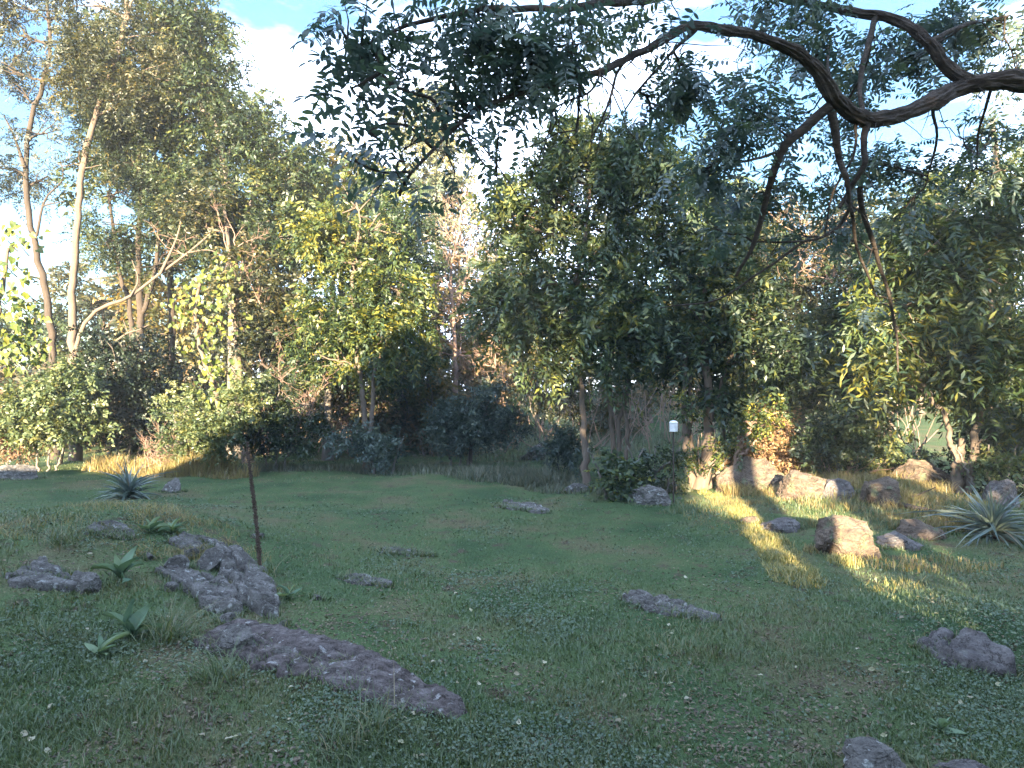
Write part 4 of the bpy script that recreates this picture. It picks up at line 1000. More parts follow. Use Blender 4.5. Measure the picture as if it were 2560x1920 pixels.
    for p, R, s, k, tn in items[:300]:
        o = link('compound_leaf', meshes[k], t); o.matrix_local = Matrix.Translation(Vector(p) - base) @ R.to_4x4() @ Matrix.Scale(s, 4)
    fm = MB()
    for p, R, s, k, tn in items[300:]:
        V, F = CL[k]; fm.tris(V @ np.array(R).T * s + p, F, np.full(len(F), tn))
    fm.build('foliage', M['locust_leaf'], t, base, kind='stuff')
locust()

# ------------------------------------------------------------------ rocks
ROCKS = []          # footprints, kept clear of grass
def rock_obj(name, label, c, sx, sy, sz, rz, mat, seed, sub=4, tilt=(0, 0), sink=.35, cuts=12):
    rng = np.random.default_rng(seed)
    bm = bmesh.new(); bmesh.ops.create_icosphere(bm, subdivisions=sub, radius=1)
    V = np.array([v.co[:] for v in bm.verts])
    V = np.sign(V) * np.abs(V) ** .8
    for k in range(cuts):
        n = unit(rng.normal(0, 1, 3) * np.array([1, 1, .7])); d = rng.uniform(.5, .85)
        e = V @ n - d
        V = V - np.clip(e, 0, None)[:, None] * n * .97
    dn = unit(V)
    lay = V[:, 2] * 3.2 + V[:, 0] * .9 * math.sin(seed) + V[:, 1] * .7 * math.cos(seed) + .5 * nz(V, 1.1, seed)
    led = (lay - np.floor(lay)); led = np.where(led > .8, (led - .8) / .2, 0)
    V = V - dn * (.035 * led)[:, None] * np.array([1, 1, .15])
    V = V * (1 + .16 * nz(V, 1.1, seed)[:, None] + .075 * nz(V, 3.1, seed + 3)[:, None])
    f = nz(V * np.array([1, 1, 2.2]), 6.5, seed + 9)
    V = V + unit(V) * (.035 * np.sign(f) * np.abs(f) ** .6)[:, None]
    V = V + rng.normal(0, .010, V.shape)
    V = V * np.array([sx, sy, sz])
    for v, p in zip(bm.verts, V): v.co = p
    me = bpy.data.meshes.new(name); bm.to_mesh(me); bm.free(); me.materials.append(mat)
    o = link(name, me, None, (c[0], c[1], c[2] + sz * (1 - 2 * sink)))
    o.rotation_euler = (tilt[0], tilt[1], rz)
    tag(o, label, 'rock')
    ROCKS.append((c[0], c[1], sx, sy, rz))
    return o
def rock(label, px, py, wpx, hpx, seed, mat='rock', dr=.7, rz=0, tilt=(0, 0), sink=.5, sub=5, name='rock'):
    c = G(px, py); s = c[1] / FPX
    hx = wpx * s / 2; full = hpx * s
    full *= .9; hx *= 1.12; sz = full / (2 - 2 * sink)
    c = Vector((c[0], c[1] + hx * dr * .6, 0)); c.z = float(hgt(c.x, c.y))
    return rock_obj(name, label, c, hx, hx * dr, sz, rz, M[mat], seed, sub, tilt, sink)
# the long slab in front
A, Bp = G(505, 1575), G(1190, 1805)
def ledge(label, A, Bp, W, H, seed, mat='rock', taper=(.45, .8, 1.0, .85, .55, .10), name='rock_ledge', tiltv=.5, plate=1.0, spacing=.10, nu=110, nv=46):
    """low outcropping ledge between two ground points, its surface broken into layers"""
    rng = np.random.default_rng(seed)
    d = Bp - A; L = d.length; ang = math.atan2(d.y, d.x)
    u = np.linspace(0, 1, nu)[:, None] * np.ones((1, nv)); v = np.ones((nu, 1)) * np.linspace(-1, 1, nv)[None]
    hw = W * np.interp(u, [0, .08, .3, .6, .85, 1], taper)
    uv = np.stack([u * L, v * 0, 0 * u], -1)
    off = W * (.28 * nz(uv, 2.0, seed) + .16 * nz(uv + np.array([0, 5, 0]), 6.0, seed + 5))
    jag = 1 + .22 * nz(np.stack([u * L, np.sign(v) * 3, 0 * u], -1), 5, seed) + .12 * nz(np.stack([u * L, np.sign(v) * 3, 0 * u], -1), 14, seed)
    yy = v * hw * jag + off * np.sin(math.pi * np.clip(u * 1.05, 0, 1))
    X = A.x + math.cos(ang) * u * L - math.sin(ang) * yy; Y = A.y + math.sin(ang) * u * L + math.cos(ang) * yy
    q = np.stack([u * L * .45, yy, 0 * u + seed], -1); q2 = np.stack([u * L, yy, 0 * u - seed], -1)
    edge = np.clip((1 - np.abs(v) ** 6) * 1.6, 0, 1) * np.clip(np.minimum(u, 1 - u) * 14, 0, 1)
    body = (.55 + tiltv * v * .5 + .30 * nz(q, 3.0 / max(W, .2) * .35, seed + 2))
    K = max(5, int(L * W * 2 / spacing)); cs = np.stack([rng.uniform(0, L, K), rng.uniform(-W, W, K)], 1); hk = rng.uniform(-.30, .36, K) * plate; tk = rng.normal(0, .8, (K, 2)) * plate
    pu, pv = u * L + .05 * nz(q2, 5, seed), yy + .03 * nz(q2, 7, seed + 1)
    D = np.stack([np.hypot((pu - c0) * .55, pv - c1) for c0, c1 in cs], -1); o2 = np.argsort(D, -1)[..., :2]; k1 = o2[..., 0]
    d1 = np.take_along_axis(D, o2[..., :1], -1)[..., 0]; d2 = np.take_along_axis(D, o2[..., 1:], -1)[..., 0]
    body = .55 + tiltv * v * .5 + hk[k1] + tk[k1, 0] * (pu - cs[k1, 0]) * .5 + tk[k1, 1] * (pv - cs[k1, 1]) + .10 * nz(q, 3, seed + 2) - .40 * plate * np.exp(-((d2 - d1) / .018) ** 2)
    body = np.clip(body, -.1, 1.25)
    st = (yy / W * 2.6 + .5 * nz(q, 2.2, seed + 7) + .3 * u * L); body = body + .10 * (np.floor(st) - st + .5)          # stepped bedding
    cr_ = np.abs(nz(q2, 2.4, seed + 3)); body = body - .35 * np.exp(-(cr_ / .05) ** 2)                                   # open cracks
    z = -.05 + edge * (H * body + .05) - (1 - edge) * .06
    fn = nz(q2, 16, seed); z = z + (.006 * np.sign(fn) * np.abs(fn) ** .5 + rng.normal(0, .0025, u.shape)) * edge
    V = np.stack([X, Y, hgt(X, Y) + z], -1).reshape(-1, 3)
    i = (np.arange(nu - 1)[:, None] * nv + np.arange(nv - 1)[None]).ravel()
    m = MB(); m.quads(V, np.stack([i, i + nv, i + nv + 1, i + 1], -1))
    mid = (A + Bp) / 2; c = Vector((mid.x, mid.y, float(hgt(mid.x, mid.y))))
    o = m.build(name, M[mat], None, c); o.location = c
    tag(o, label, 'rock')
    for k in np.linspace(.08, .92, 9):
        ROCKS.append((A.x + d.x * k, A.y + d.y * k, L * .075, W * .85 * float(np.interp(k, [0, .08, .3, .6, .85, 1], taper)), ang))
ledge('long low purplish slab slanting through the near grass', A, Bp, .40, .10, 31, 'slab', name='rock_slab', nu=160, nv=54, plate=.3, spacing=.30)
ledge('steep right-hand ledge of the left outcrop below the dead stalk', G(575, 1385), G(690, 1555), .30, 0.177, 71, tiltv=-.5)
ledge('middle ledge of the left outcrop, beside the steep one', G(480, 1440), G(600, 1545), .24, 0.136, 72, tiltv=-.3)
ledge('upper ledge crossing the back of the left outcrop', G(430, 1345), G(610, 1400), .26, 0.136, 73)
ledge('left flank ledge of the outcrop behind the broad-leaved plant', G(400, 1425), G(520, 1480), .18, 0.109, 74)
ledge('low grey ledge in the left grass, left of the broad-leaved plant', G(45, 1425), G(215, 1478), .26, 0.102, 75)
ledge('lavender weathered ledge in grass left of the outcrop', G(215, 1322), G(335, 1350), .24, 0.102, 76)
ledge('jagged grey ledge in the grass right of centre', G(1560, 1490), G(1815, 1560), .22, 0.109, 77)
ledge('half-buried long ledge in the clover left of centre', G(850, 1440), G(985, 1470), .16, 0.061, 78)
ledge('faint flat ledge level with the grass left of centre', G(945, 1376), G(1095, 1392), .22, 0.041, 79)
ledge('flat lichen-spotted ledge alone near the lawn centre', G(1240, 1262), G(1378, 1284), .34, 0.116, 80)
rock('pale lumpy stone at the upper left end of the long slab', 570, 1632, 150, 62, 32, dr=.6, rz=-.4)
rock('small stone wedged against the long slab', 700, 1650, 90, 26, 33, dr=.6, rz=-.3, sub=4)
# outcrop on the mound
rock('bluish rounded stone on top of the left outcrop', 515, 1425, 80, 50, 36, dr=.7, rz=.3, sub=4)
for q_, (x_, y_, w_, h_, lb_) in enumerate(((470, 1395, 46, 24, 'small loose stone on the upper ledge of the outcrop'), (545, 1470, 50, 30, 'loose angular stone between the two main outcrop ledges'), (655, 1470, 40, 26, 'small stone at the right foot of the outcrop, below the stalk'),
        (420, 1475, 52, 26, 'flat chip of stone at the left foot of the outcrop'), (560, 1560, 56, 24, 'loose stone in front of the outcrop, above the slab'), (640, 1345, 34, 16, 'tiny stone right of the upper ledge, left of the stalk'), (700, 1570, 44, 16, 'small flat stone right of the outcrop foot'), (370, 1400, 40, 20, 'small stone left of the upper ledge'), (790, 1500, 40, 12, 'flat pebble in the grass right of the outcrop'))):
    rock(lb_, x_, y_, w_, h_, 90 + q_, dr=.7, rz=q_ * .7, sub=3)
rock('upright small stone left in the outcrop', 440, 1430, 60, 40, 37, dr=.6, rz=.7, tilt=(0, -.4), sub=4)
rock('pale streaked rock right of the low grey one', 185, 1478, 95, 46, 43, dr=.6, rz=-.3)
rock('weathered stone at the right foot of the left yucca', 425, 1232, 60, 36, 44, dr=.7, sub=4)
rock('small pale stone behind the left yucca', 357, 1180, 30, 20, 45, dr=.7, sub=4)
rock('grey stone at the left edge of the lawn', 25, 1200, 110, 42, 46, dr=.6, rz=.1)
# middle of the lawn
rock('pale flat rock at the foot of the big dark tree', 1440, 1232, 72, 26, 48, dr=.7, sub=4)
rock('white-streaked rock among the weeds behind the lawn', 1340, 1150, 80, 50, 49, dr=.7)
rock('pale grey boulder below the shaded shrub', 1640, 1264, 110, 46, 50, dr=.7)
# right bank
rock('small pink stone in the sunbeam', 1885, 1312, 52, 34, 55, 'rock_tan', dr=.7, sub=4)
rock('dark flat stone right of the pink stone', 1960, 1330, 110, 34, 56, 'rock_dark', dr=.7, sub=4)
rock('big tan boulder half lit by sun on the right bank', 2135, 1392, 160, 105, 57, 'rock_tan', dr=.8)
rock('dark low rock right of the big tan boulder', 2260, 1372, 130, 45, 58, 'rock_dark', dr=.7)
rock('rounded pinkish boulder behind the sunbeam', 1890, 1228, 150, 95, 59, 'rock_tan', dr=.8)
rock('pale boulder right of the rounded pinkish one', 2010, 1248, 150, 72, 60, 'rock_tan', dr=.8)
rock('grey stone below the stemmy dark shrub', 2110, 1250, 100, 48, 61, 'rock_dark', dr=.8, sub=4)
rock('tan boulder at the right in front of the far meadow', 2340, 1215, 150, 85, 62, 'rock_tan', dr=.8)
rock('tan stone left of the tan meadow boulder', 2215, 1262, 120, 62, 63, 'rock_tan', dr=.8, sub=4)
rock('pale stone between the fallen log and the large yucca', 2310, 1345, 150, 46, 64, 'rock_tan', dr=.7, sub=4)
rock('dark bluish boulder behind the large yucca', 2530, 1270, 110, 80, 65, 'rock_dark', dr=.8)
ledge('dark flat rock half covered by leaves in the lower right grass', G(2310, 1600), G(2540, 1700), .34, 0.136, 81, 'rock_dark')
rock('flat grey rock at the bottom right edge', 2220, 1950, 220, 55, 67, 'rock', dr=.7, rz=-.1)
rock('second grey rock at the bottom right corner', 2440, 1950, 170, 35, 68, 'rock_dark', dr=.7)

# fallen log on the bank
b = G(2200, 1262); e = G(2420, 1300)
t = empty('fallen_log', b, 'thin dark fallen log lying on the right bank', 'log')
m = MB(); rng = np.random.default_rng(3)
m.tube(bend(rng, b + Vector((0, 0, .08)), e + Vector((0, 0, .08)), 12, .06), np.linspace(.05, .03, 12), 8, bump=.2); m.build('trunk', M['bark_dark'], t, b, smooth=True)
m = MB(); m.tube(bend(rng, b + Vector((.5, 0, .1)), b + Vector((.9, -.2, .35)), 6, .1), np.linspace(.02, .008, 6), 6); m.build('branch', M['bark_dark'], t, b, smooth=True)

# ------------------------------------------------------------------ yuccas
def blade_mesh(seed, segs=6, w=.030, curl=.12):
    rng = np.random.default_rng(seed)
    V, F = [], []
    for k in range(segs + 1):
        t = k / segs
        ww = w * (.75 + .9 * t) * (1 - t ** 2.2) * .8 + .001
        z = -curl * t ** 2.5
        V += [(-ww, t, z + ww * .5), (0, t, z), (ww, t, z + ww * .5)]
    for k in range(segs):
        a = 3 * k
        F += [[a, a + 1, a + 4, a + 3], [a + 1, a + 2, a + 5, a + 4]]
    me = bpy.data.meshes.new('blade'); me.from_pydata(V, [], F)
    at = me.attributes.new('tone', 'FLOAT', 'FACE'); at.data.foreach_set('value', np.full(len(F), rng.uniform(.05, .75), np.float32))
    me.materials.append(M['yucca_leaf']); return me
BLADES = [blade_mesh(k, curl=.03 + .07 * k) for k in range(6)]
DRYB = blade_mesh(40, curl=.5); DRYB.materials.clear(); DRYB.materials.append(M['litter'])
def yucca(label, c, n, size, seed):
    rng = np.random.default_rng(seed)
    t = empty('yucca', c, label, 'yucca')
    m = MB(); m.tube([c + Vector((0, 0, -.05)), c + Vector((0, 0, .10 * size)), c + Vector((0, 0, .2 * size))], [.07, .06, .03], 8); m.build('stem', M['stalk'], t, c)
    for k in range(n):
        az = k * 2.39996 + rng.normal(0, .2); f = (k + .5) / n
        el = math.radians(86 - 88 * f ** .95 + rng.normal(0, 6))
        d = Vector((math.cos(az) * math.cos(el), math.sin(az) * math.cos(el), math.sin(el)))
        up = Vector((0, 0, 1)); x = d.cross(up).normalized(); nn = x.cross(d)
        dry = f > .90 or rng.random() < .05
        o = link('leaf', DRYB if dry else BLADES[rng.integers(2 if f < .5 else 1, 4 if f < .5 else 6)], t)
        o.matrix_local = Matrix.Translation(Vector((0, 0, .12 * size * (1 - f)))) @ Matrix((x, d, nn)).transposed().to_4x4() @ Matrix.Rotation(rng.normal(0, .5), 4, 'Y') @ Matrix.Diagonal((rng.uniform(.7, 1.3), rng.uniform(.6, 1.12), rng.uniform(.4, 3.0) if rng.random() < .8 else 6.0, 1)) @ Matrix.Scale(size * rng.uniform(.8, 1.1) * (.8 if dry else 1), 4)
yucca('large spiky yucca at the right, pale blades catching the sun', G(2482, 1345), 150, .82, 1)
yucca('blue-green yucca on the mound at the left', G(322, 1248), 120, .78, 2)
yucca('smaller grassy yucca behind the stemmy shrub', base_at(2165, 17.5), 60, 1.0, 3)

# ------------------------------------------------------------------ mullein: dead stalk and leafy rosettes
def dead_stalk():
    c = G(652, 1432)
    t = empty('dead_mullein_stalk', c, 'tall thin dead brown flower stalk standing beside the outcrop', 'plant')
    Yd = c.y
    p = smooth_path([c + Vector((0, 0, -.05))] + px_path([(647, 1380), (640, 1300), (628, 1200), (618, 1105)], Yd), 40)
    m = MB(); m.tube(p, np.linspace(.026, .009, 40), 8, bump=.15); m.build('stem', M['stalk'], t, c, smooth=True)
    m = MB(); rng = np.random.default_rng(8)
    for k in range(420):
        f = rng.uniform(.10, 1) ** .9; i = f * 39; q = p[int(i)] + (p[min(39, int(i) + 1)] - p[int(i)]) * (i % 1)
        d = unit(np.array([rng.normal(0, 1), rng.normal(0, 1), .35])); r = .026 - .017 * f
        m.tube([q + d * r * .6, q + d * (r + .008), q + d * (r + .017)], [.005, .0065, .002], 5)
    m.build('seed_heads', M['stalk'], t, c, kind='stuff')
dead_stalk()
def wide_leaf(seed):
    V, F = [], []; S = 6
    for k in range(S + 1):
        t = k / S; w = .21 * math.sin(math.pi * min(1, t * .9 + .08)) ** .8 * (1 - .3 * t); z = .35 * t - .45 * t * t
        for a in (-1, -.5, 0, .5, 1): V.append((a * w, t, z + .10 * abs(a) + .015 * math.sin(9 * t + 4 * a + seed)))
    for k in range(S):
        for j in range(4): a = 5 * k + j; F.append([a, a + 1, a + 6, a + 5])
    me = bpy.data.meshes.new('wide_leaf'); me.from_pydata(V, [], F); me.polygons.foreach_set('use_smooth', np.ones(len(F), bool))
    at = me.attributes.new('tone', 'FLOAT', 'FACE'); at.data.foreach_set('value', np.full(len(F), .2 * seed, np.float32)); me.materials.append(M['mullein_leaf']); return me
WIDE = [wide_leaf(k) for k in range(5)]
def rosette(label, px, py, n, size, seed, up=50):
    c = G(px, py); rng = np.random.default_rng(seed)
    t = empty('broad_leaved_plant', c, label, 'plant')
    for k in range(n):
        az = k * 2.39996 + rng.normal(0, .3); f = (k + .5) / n
        el = math.radians(up + 25 - (up + 10) * f + rng.normal(0, 8))
        d = Vector((math.cos(az) * math.cos(el), math.sin(az) * math.cos(el), math.sin(el))); x = d.cross(Vector((0, 0, 1))).normalized()
        o = link('leaf', WIDE[rng.integers(5)], t)
        o.matrix_local = Matrix.Translation((0, 0, .01)) @ Matrix((x, d, x.cross(d))).transposed().to_4x4() @ (Matrix.Rotation(rng.normal(0, .35), 4, 'Y') @ Matrix.Diagonal((rng.uniform(.7, 1.1), 1, rng.uniform(.3, 1.7), 1)) @ Matrix.Scale(size * rng.uniform(.5, 1.15), 4))
rosette('broad-leaved mullein plant with upright pale leaves, nearest the camera at left', 330, 1600, 9, .34, 1, 62)
rosette('broad-leaved plant in front of the outcrop, left of it', 300, 1450, 11, .34, 2, 50)
rosette('small broad-leaved plant right of the lavender rock', 375, 1335, 9, .26, 3, 40)
rosette('small broad-leaved plant behind the outcrop', 430, 1335, 9, .24, 4, 40)
rosette('flat broad-leaved plant low in the near left grass', 250, 1640, 7, .24, 5, 20)
rosette('tiny broad-leaved plant at the right foot of the outcrop', 720, 1500, 8, .18, 6, 30)
rosette('single leafy sprout in the lower right grass', 2350, 1830, 6, .16, 7, 40)

# ------------------------------------------------------------------ weather sensor shield on its post
def sensor():
    Yd = 14.0
    c = base_at(1684, Yd); zc = P(1684, 1066, Yd).z; xc = P(1684, 1066, Yd).x
    org = Vector((xc, Yd, c.z))
    t = empty('weather_sensor_shield', org, 'white louvred weather sensor shield on a post by the multi-stemmed tree', 'weather sensor')
    m = MB(); m.tube([org + Vector((0, .02, -.1)), org + Vector((0, .02, .5)), Vector((xc, Yd + .02, zc - .10))], .016, 8); m.build('post', M['bark_dark'], t, org, smooth=True)
    def lathe(prof, mb):
        S = 24; th = np.arange(S) / S * 2 * math.pi
        V = np.array([[xc + r * math.cos(a), Yd + r * math.sin(a), z] for r, z in prof for a in th])
        i = np.arange(len(prof) - 1)[:, None]; j = np.arange(S)[None]; j2 = (j + 1) % S
        mb.quads(V, np.stack([i * S + j, i * S + j2, (i + 1) * S + j2, (i + 1) * S + j], -1).reshape(-1, 4))
    for k in range(6):
        z = zc - .105 + k * .028
        m = MB(); lathe([(.05, z + .006), (.088, z), (.092, z + .004), (.078, z + .020), (.05, z + .022)], m); m.build('louvre_plate', M['white_plastic'], t, org, smooth=True)
    m = MB(); z = zc + .063; lathe([(.05, z), (.090, z), (.088, z + .018), (.074, z + .042), (.045, z + .058), (.001, z + .064)], m); m.build('cap', M['white_plastic'], t, org, smooth=True)
    m = MB(); lathe([(.045, zc - .10), (.045, zc + .066)], m); m.build('core', M['grey_metal'], t, org, smooth=True)
sensor()

# ------------------------------------------------------------------ thin stakes and stalks at the edge
def stake(name, label, px, py0, py1, r, mat='stalk', dx=0, Yd=None):
    c = G(px, py0)
    t = empty(name, c, label, 'stalk')
    m = MB(); p = smooth_path([c + Vector((0, 0, -.05)), P(px + dx * .5, (py0 + py1) / 2, c.y), P(px + dx, py1, c.y)], 12)
    m.tube(p, np.linspace(r, r * .6, 12), 6, bump=.1); m.build('stem', M[mat], t, c, smooth=True)
    rng = np.random.default_rng(int(px)); m = MB()
    for k in range(26):
        q = p[rng.integers(3, 12)]; d = unit(np.array([rng.normal(0, 1), rng.normal(0, 1), .6])); m.tube([q, q + d * .05, q + d * .09], [.004, .004, .002], 4)
    m.build('side_shoots', M[mat], t, c, kind='stuff')
stake('dry_stalk', 'thin dry stalk before the tan grass at the left', 327, 1165, 1090, .012, dx=-3)
stake('brown_stalk', 'dark bristly brown stalk at the back edge of the lawn', 1176, 1165, 1075, .075, 'bark_dark', dx=2)
stake('leaning_stalk', 'thin pale stalk leaning beside the pale grey boulder', 1592, 1220, 1155, .012, 'twig_pink', dx=-8)

# ------------------------------------------------------------------ grasses
def blades(rng, base, h, w, lean=.35, tone=None, wind=(0, 0)):
    N = len(base)
    az = rng.uniform(0, 2 * math.pi, N); ln = np.abs(rng.normal(0, lean, N)) + .05
    d = np.stack([np.cos(az) * ln + wind[0], np.sin(az) * ln + wind[1], np.ones(N)], 1)
    sx = np.stack([-np.sin(az + rng.normal(0, .8, N)), np.cos(az), np.zeros(N)], 1); sx = unit(sx)
    h_, w_ = h[:, None], w[:, None]
    m = base + d * h_ * .55
    tip = base + d * h_ * np.array([1.5, 1.5, .95])
    V = np.stack([base - sx * w_ * .5, base + sx * w_ * .5, m + sx * w_ * .42, m - sx * w_ * .42, tip], 1)
    return V
def add_blades(mb, V, tone):
    N = len(V); k = np.arange(N)[:, None] * 5
    mb.v.append(V.reshape(-1, 3))
    mb.q.append(k + np.array([[0, 1, 2, 3]]) + mb.n); mb.qa.append(tone)
    mb.t.append(k + np.array([[3, 2, 4]]) + mb.n); mb.ta.append(tone)
    mb.n += N * 5
def off_rocks(x, y, k=.86):
    ok = np.ones(len(x), bool)
    for cx, cy, sx, sy, rz in ROCKS:
        c, s = math.cos(rz), math.sin(rz)
        u = (x - cx) * c + (y - cy) * s; v = -(x - cx) * s + (y - cy) * c
        ok &= (u / (sx * k)) ** 2 + (v / (sy * k)) ** 2 > 1
    return ok
def lawn_points(rng, n, y0, y1, power=2.0):
    u = rng.uniform(0, 1, n); a = 1 - power
    y = (y0 ** a + u * (y1 ** a - y0 ** a)) ** (1 / a)
    x = rng.uniform(-1, 1, n) * (.84 * y + 1.2)
    return x, y
def p3(x, y): return np.stack([x, y, 0 * x], 1)
def bare(x, y):      # worn spots and stony ground with little grass
    return nz(p3(x, y), .9, 2.2) + .5 * nz(p3(x, y), 2.6, 7.7) + .55 * np.exp(-(((x - 7.5) / 3.2) ** 2 + ((y - 13.5) / 3.2) ** 2)) + .35 * np.exp(-(((x + 4.2) / 1.6) ** 2 + ((y - 8.3) / 1.6) ** 2))
rng = np.random.default_rng(21)
gm = MB()
x, y = lawn_points(rng, 285000, 3.2, 26, 1.9)
ok = off_rocks(x, y) & (bare(x, y) < .22 + rng.normal(0, .2, len(x)))
x, y = x[ok], y[ok]
shag = np.clip(nz(p3(x, y), .55, 1.0) + .6 * np.exp(-((y - 4) / 2.5) ** 2) + .5 * np.exp(-(((x + 4.5) / 2.5) ** 2 + ((y - 8) / 3) ** 2)), -.6, 1.2)
h = (.022 + .026 * (shag + .6) * (1 + .5 * nz(p3(x, y), 3.1, 5))) * rng.uniform(.5, 1.35, len(x)) + .02 * sstep(17, 24, y)
w = .0035 + .0009 * y
tone = np.clip(.42 + .22 * nz(p3(x, y), .7, 9) + .18 * nz(p3(x, y), 2.3, 4) + .22 * sstep(15, 20, y) + .25 * np.clip(nz(p3(x, y), 1.1, 12.5) - .1, 0, 1) + rng.normal(0, .18, len(x)), 0, 1)
VV = blades(rng, np.stack([x, y, hgt(x, y) - .006], 1), h, w, .45)
nr = y < 9.0
add_blades(gm, VV[nr], tone[nr])
fv = VV[~nr][:, [0, 1, 4]]; gm.tris(fv.reshape(-1, 3), np.arange(len(fv) * 3).reshape(-1, 3), tone[~nr])
for cx, cy, sx, sy, rz in ROCKS:
    if cy > 20: continue
    n = int(260 * (sx + sy) * 1.3) + 40
    a = rng.uniform(0, 6.283, n); k = rng.uniform(.80, 1.12, n)
    u, v = np.cos(a) * sx * k, np.sin(a) * sy * k
    x = cx + u * math.cos(rz) - v * math.sin(rz); y = cy + u * math.sin(rz) + v * math.cos(rz)
    add_blades(gm, blades(rng, np.stack([x, y, hgt(x, y) - .01], 1), rng.uniform(.03, .10, n), np.full(n, .0035 + .0007 * cy), .6), np.clip(rng.normal(.5, .25, n), 0, 1))
tag(gm.build('lawn_grass', M['grass']), 'short green lawn grass covering the garden', 'grass', kind='stuff')
# low round-leaved creeping plants woven through the turf
im = MB()
x, y = lawn_points(rng, 150000, 3.2, 15, 1.7)
ok = off_rocks(x, y, 1.0) & (nz(p3(x, y), .8, 4.4) + .4 * nz(p3(x, y), 2.1, 1.1) + rng.normal(0, .2, len(x)) > .1)
x, y = x[ok], y[ok]; N = len(x)
az = rng.uniform(0, 6.283, N); d = unit(np.stack([np.cos(az), np.sin(az), rng.normal(0, .3, N)], 1)); nn = unit(np.stack([rng.normal(0, .4, N), rng.normal(0, .4, N), np.ones(N)], 1))
sz = (.016 + .0012 * y) * rng.uniform(.6, 1.4, N)
im.leaves(leafquads(np.stack([x, y, hgt(x, y) + rng.uniform(.008, .045, N)], 1), d, nn, sz, sz * .95), np.clip(.45 + .2 * nz(p3(x, y), .9, 6) + rng.normal(0, .2, N), 0, 1))
tag(im.build('creeping_ground_cover', M['ivy']), 'low round-leaved ground cover spreading through the lawn', 'ground cover', kind='stuff')
# brown litter in the worn spots
lm = MB()
x, y = lawn_points(rng, 70000, 3.2, 18, 1.7)
ok = bare(x, y) + rng.normal(0, .25, len(x)) > .25
x, y = x[ok], y[ok]; N = len(x)
az = rng.uniform(0, 6.283, N); d = unit(np.stack([np.cos(az), np.sin(az), rng.normal(0, .15, N)], 1)); nn = unit(np.stack([rng.normal(0, .3, N), rng.normal(0, .3, N), np.ones(N)], 1))
sz = rng.uniform(.015, .05, N)
lm.leaves(leafquads(np.stack([x, y, hgt(x, y) + rng.uniform(.004, .02, N)], 1), d, nn, sz, sz * .5), rng.uniform(0, .8, N))
tag(lm.build('leaf_litter', M['litter']), 'small brown leaf litter in the worn patches of lawn', 'leaf litter', kind='stuff')

def field(name, label, mat, spots, hmin, hmax, w, lean, seed, cat='grass', tmul=1.0):
    rng = np.random.default_rng(seed); mb = MB()
    for px, Yd, rx, ry, n, k in spots:
        a = rng.uniform(0, 6.283, n); r = np.sqrt(rng.uniform(0, 1, n))
        x = (px - 1280) / FPX * Yd + np.cos(a) * r * rx; y = Yd + np.sin(a) * r * ry
        g = np.clip(nz(p3(x, y), 1.6, seed) * .7 + .7 + .35 * nz(p3(x, y), 5, seed), .12, 1.8)
        h = rng.uniform(hmin, hmax, n) * g * k
        add_blades(mb, blades(rng, np.stack([x, y, hgt(x, y) - .01], 1), h, np.full(n, w), lean), np.clip(rng.normal(.5, .25, n), 0, 1) * tmul)
    return tag(mb.build(name, M[mat]), label, cat, kind='stuff')
field('tall_dry_grass', 'tall tan and yellow grass along the sunlit left lawn edge', 'dry_grass', [(330, 20.4, 1.5, .6, 3200, 1.0), (480, 19.4, 1.2, .6, 2600, 1.1), (410, 18.9, .8, .4, 2600, .9), (560, 19.0, 1.0, .5, 1500, 1.2)], .25, .75, .016, .3, 51)
field('grey_weeds', 'grey-green weeds along the shaded back edge of the lawn', 'weed', [(760, 20.6, 2.2, .9, 1500, .55), (1060, 20.2, 2.2, 1.0, 1500, .5), (1240, 19.4, 1.6, 1.6, 2600, .7), (1345, 18.0, 1.1, 1.2, 2600, .85), (620, 20.4, 1.4, .5, 800, .7), (1400, 16.6, .9, .8, 900, .5), (1600, 16, 1.3, .7, 1500, .7), (1330, 27, 4, 5, 5000, .9), (1640, 27, 3, 5, 3500, .9)], .15, .5, .016, .45, 52)
field('bank_dry_grass', 'dry tan grass between the boulders of the right bank', 'dry_grass', [(1900, 14.6, .8, .5, 1500, .6), (1990, 15, .9, .6, 1800, .6), (2250, 14.8, 1.0, .6, 1500, .6), (2330, 12.3, 1.0, .5, 1500, .45), (2230, 11.4, .9, .4, 1600, .4), (2380, 11.0, .7, .3, 900, .4), (2090, 9.9, .5, .25, 700, .3), (2150, 12.8, 1.2, .8, 2200, .45), (1900, 13.6, 1.0, .5, 1500, .4), (2050, 14.0, 1.2, .6, 1800, .45), (2250, 13.4, 1.0, .6, 1500, .45), (2300, 9.2, 1.1, .4, 700, .3), (2330, 16.5, 1.0, .6, 1300, .7), (1800, 12.6, .7, 1.6, 900, .25)], .2, .6, .010, .4, 53)
field('bank_green_grass', 'green grass tufts between the boulders of the right bank', 'grass', [(1940, 12.6, 1.2, 1.0, 2500, .6), (2150, 11.8, 1.4, .8, 2500, .6), (2400, 12, 1.0, .8, 2000, .6), (2500, 10.5, .9, .8, 1800, .5), (1720, 13.6, .9, .9, 2000, .5), (2250, 24, 5, 3, 3500, .9), (1650, 26, 3, 3, 2500, .9)], .12, .35, .008, .4, 54)
field('outcrop_dry_grass', 'dry straw and weeds growing among the ledges of the left outcrop', 'dry_grass', [(470, 9.2, .7, .6, 900, .3), (560, 8.6, .6, .5, 700, .25), (400, 8.4, .7, .5, 700, .3), (330, 9.6, .9, .6, 700, .3), (600, 7.4, .6, .3, 500, .2), (160, 8.2, .8, .4, 500, .3)], .15, .5, .006, .8, 56)
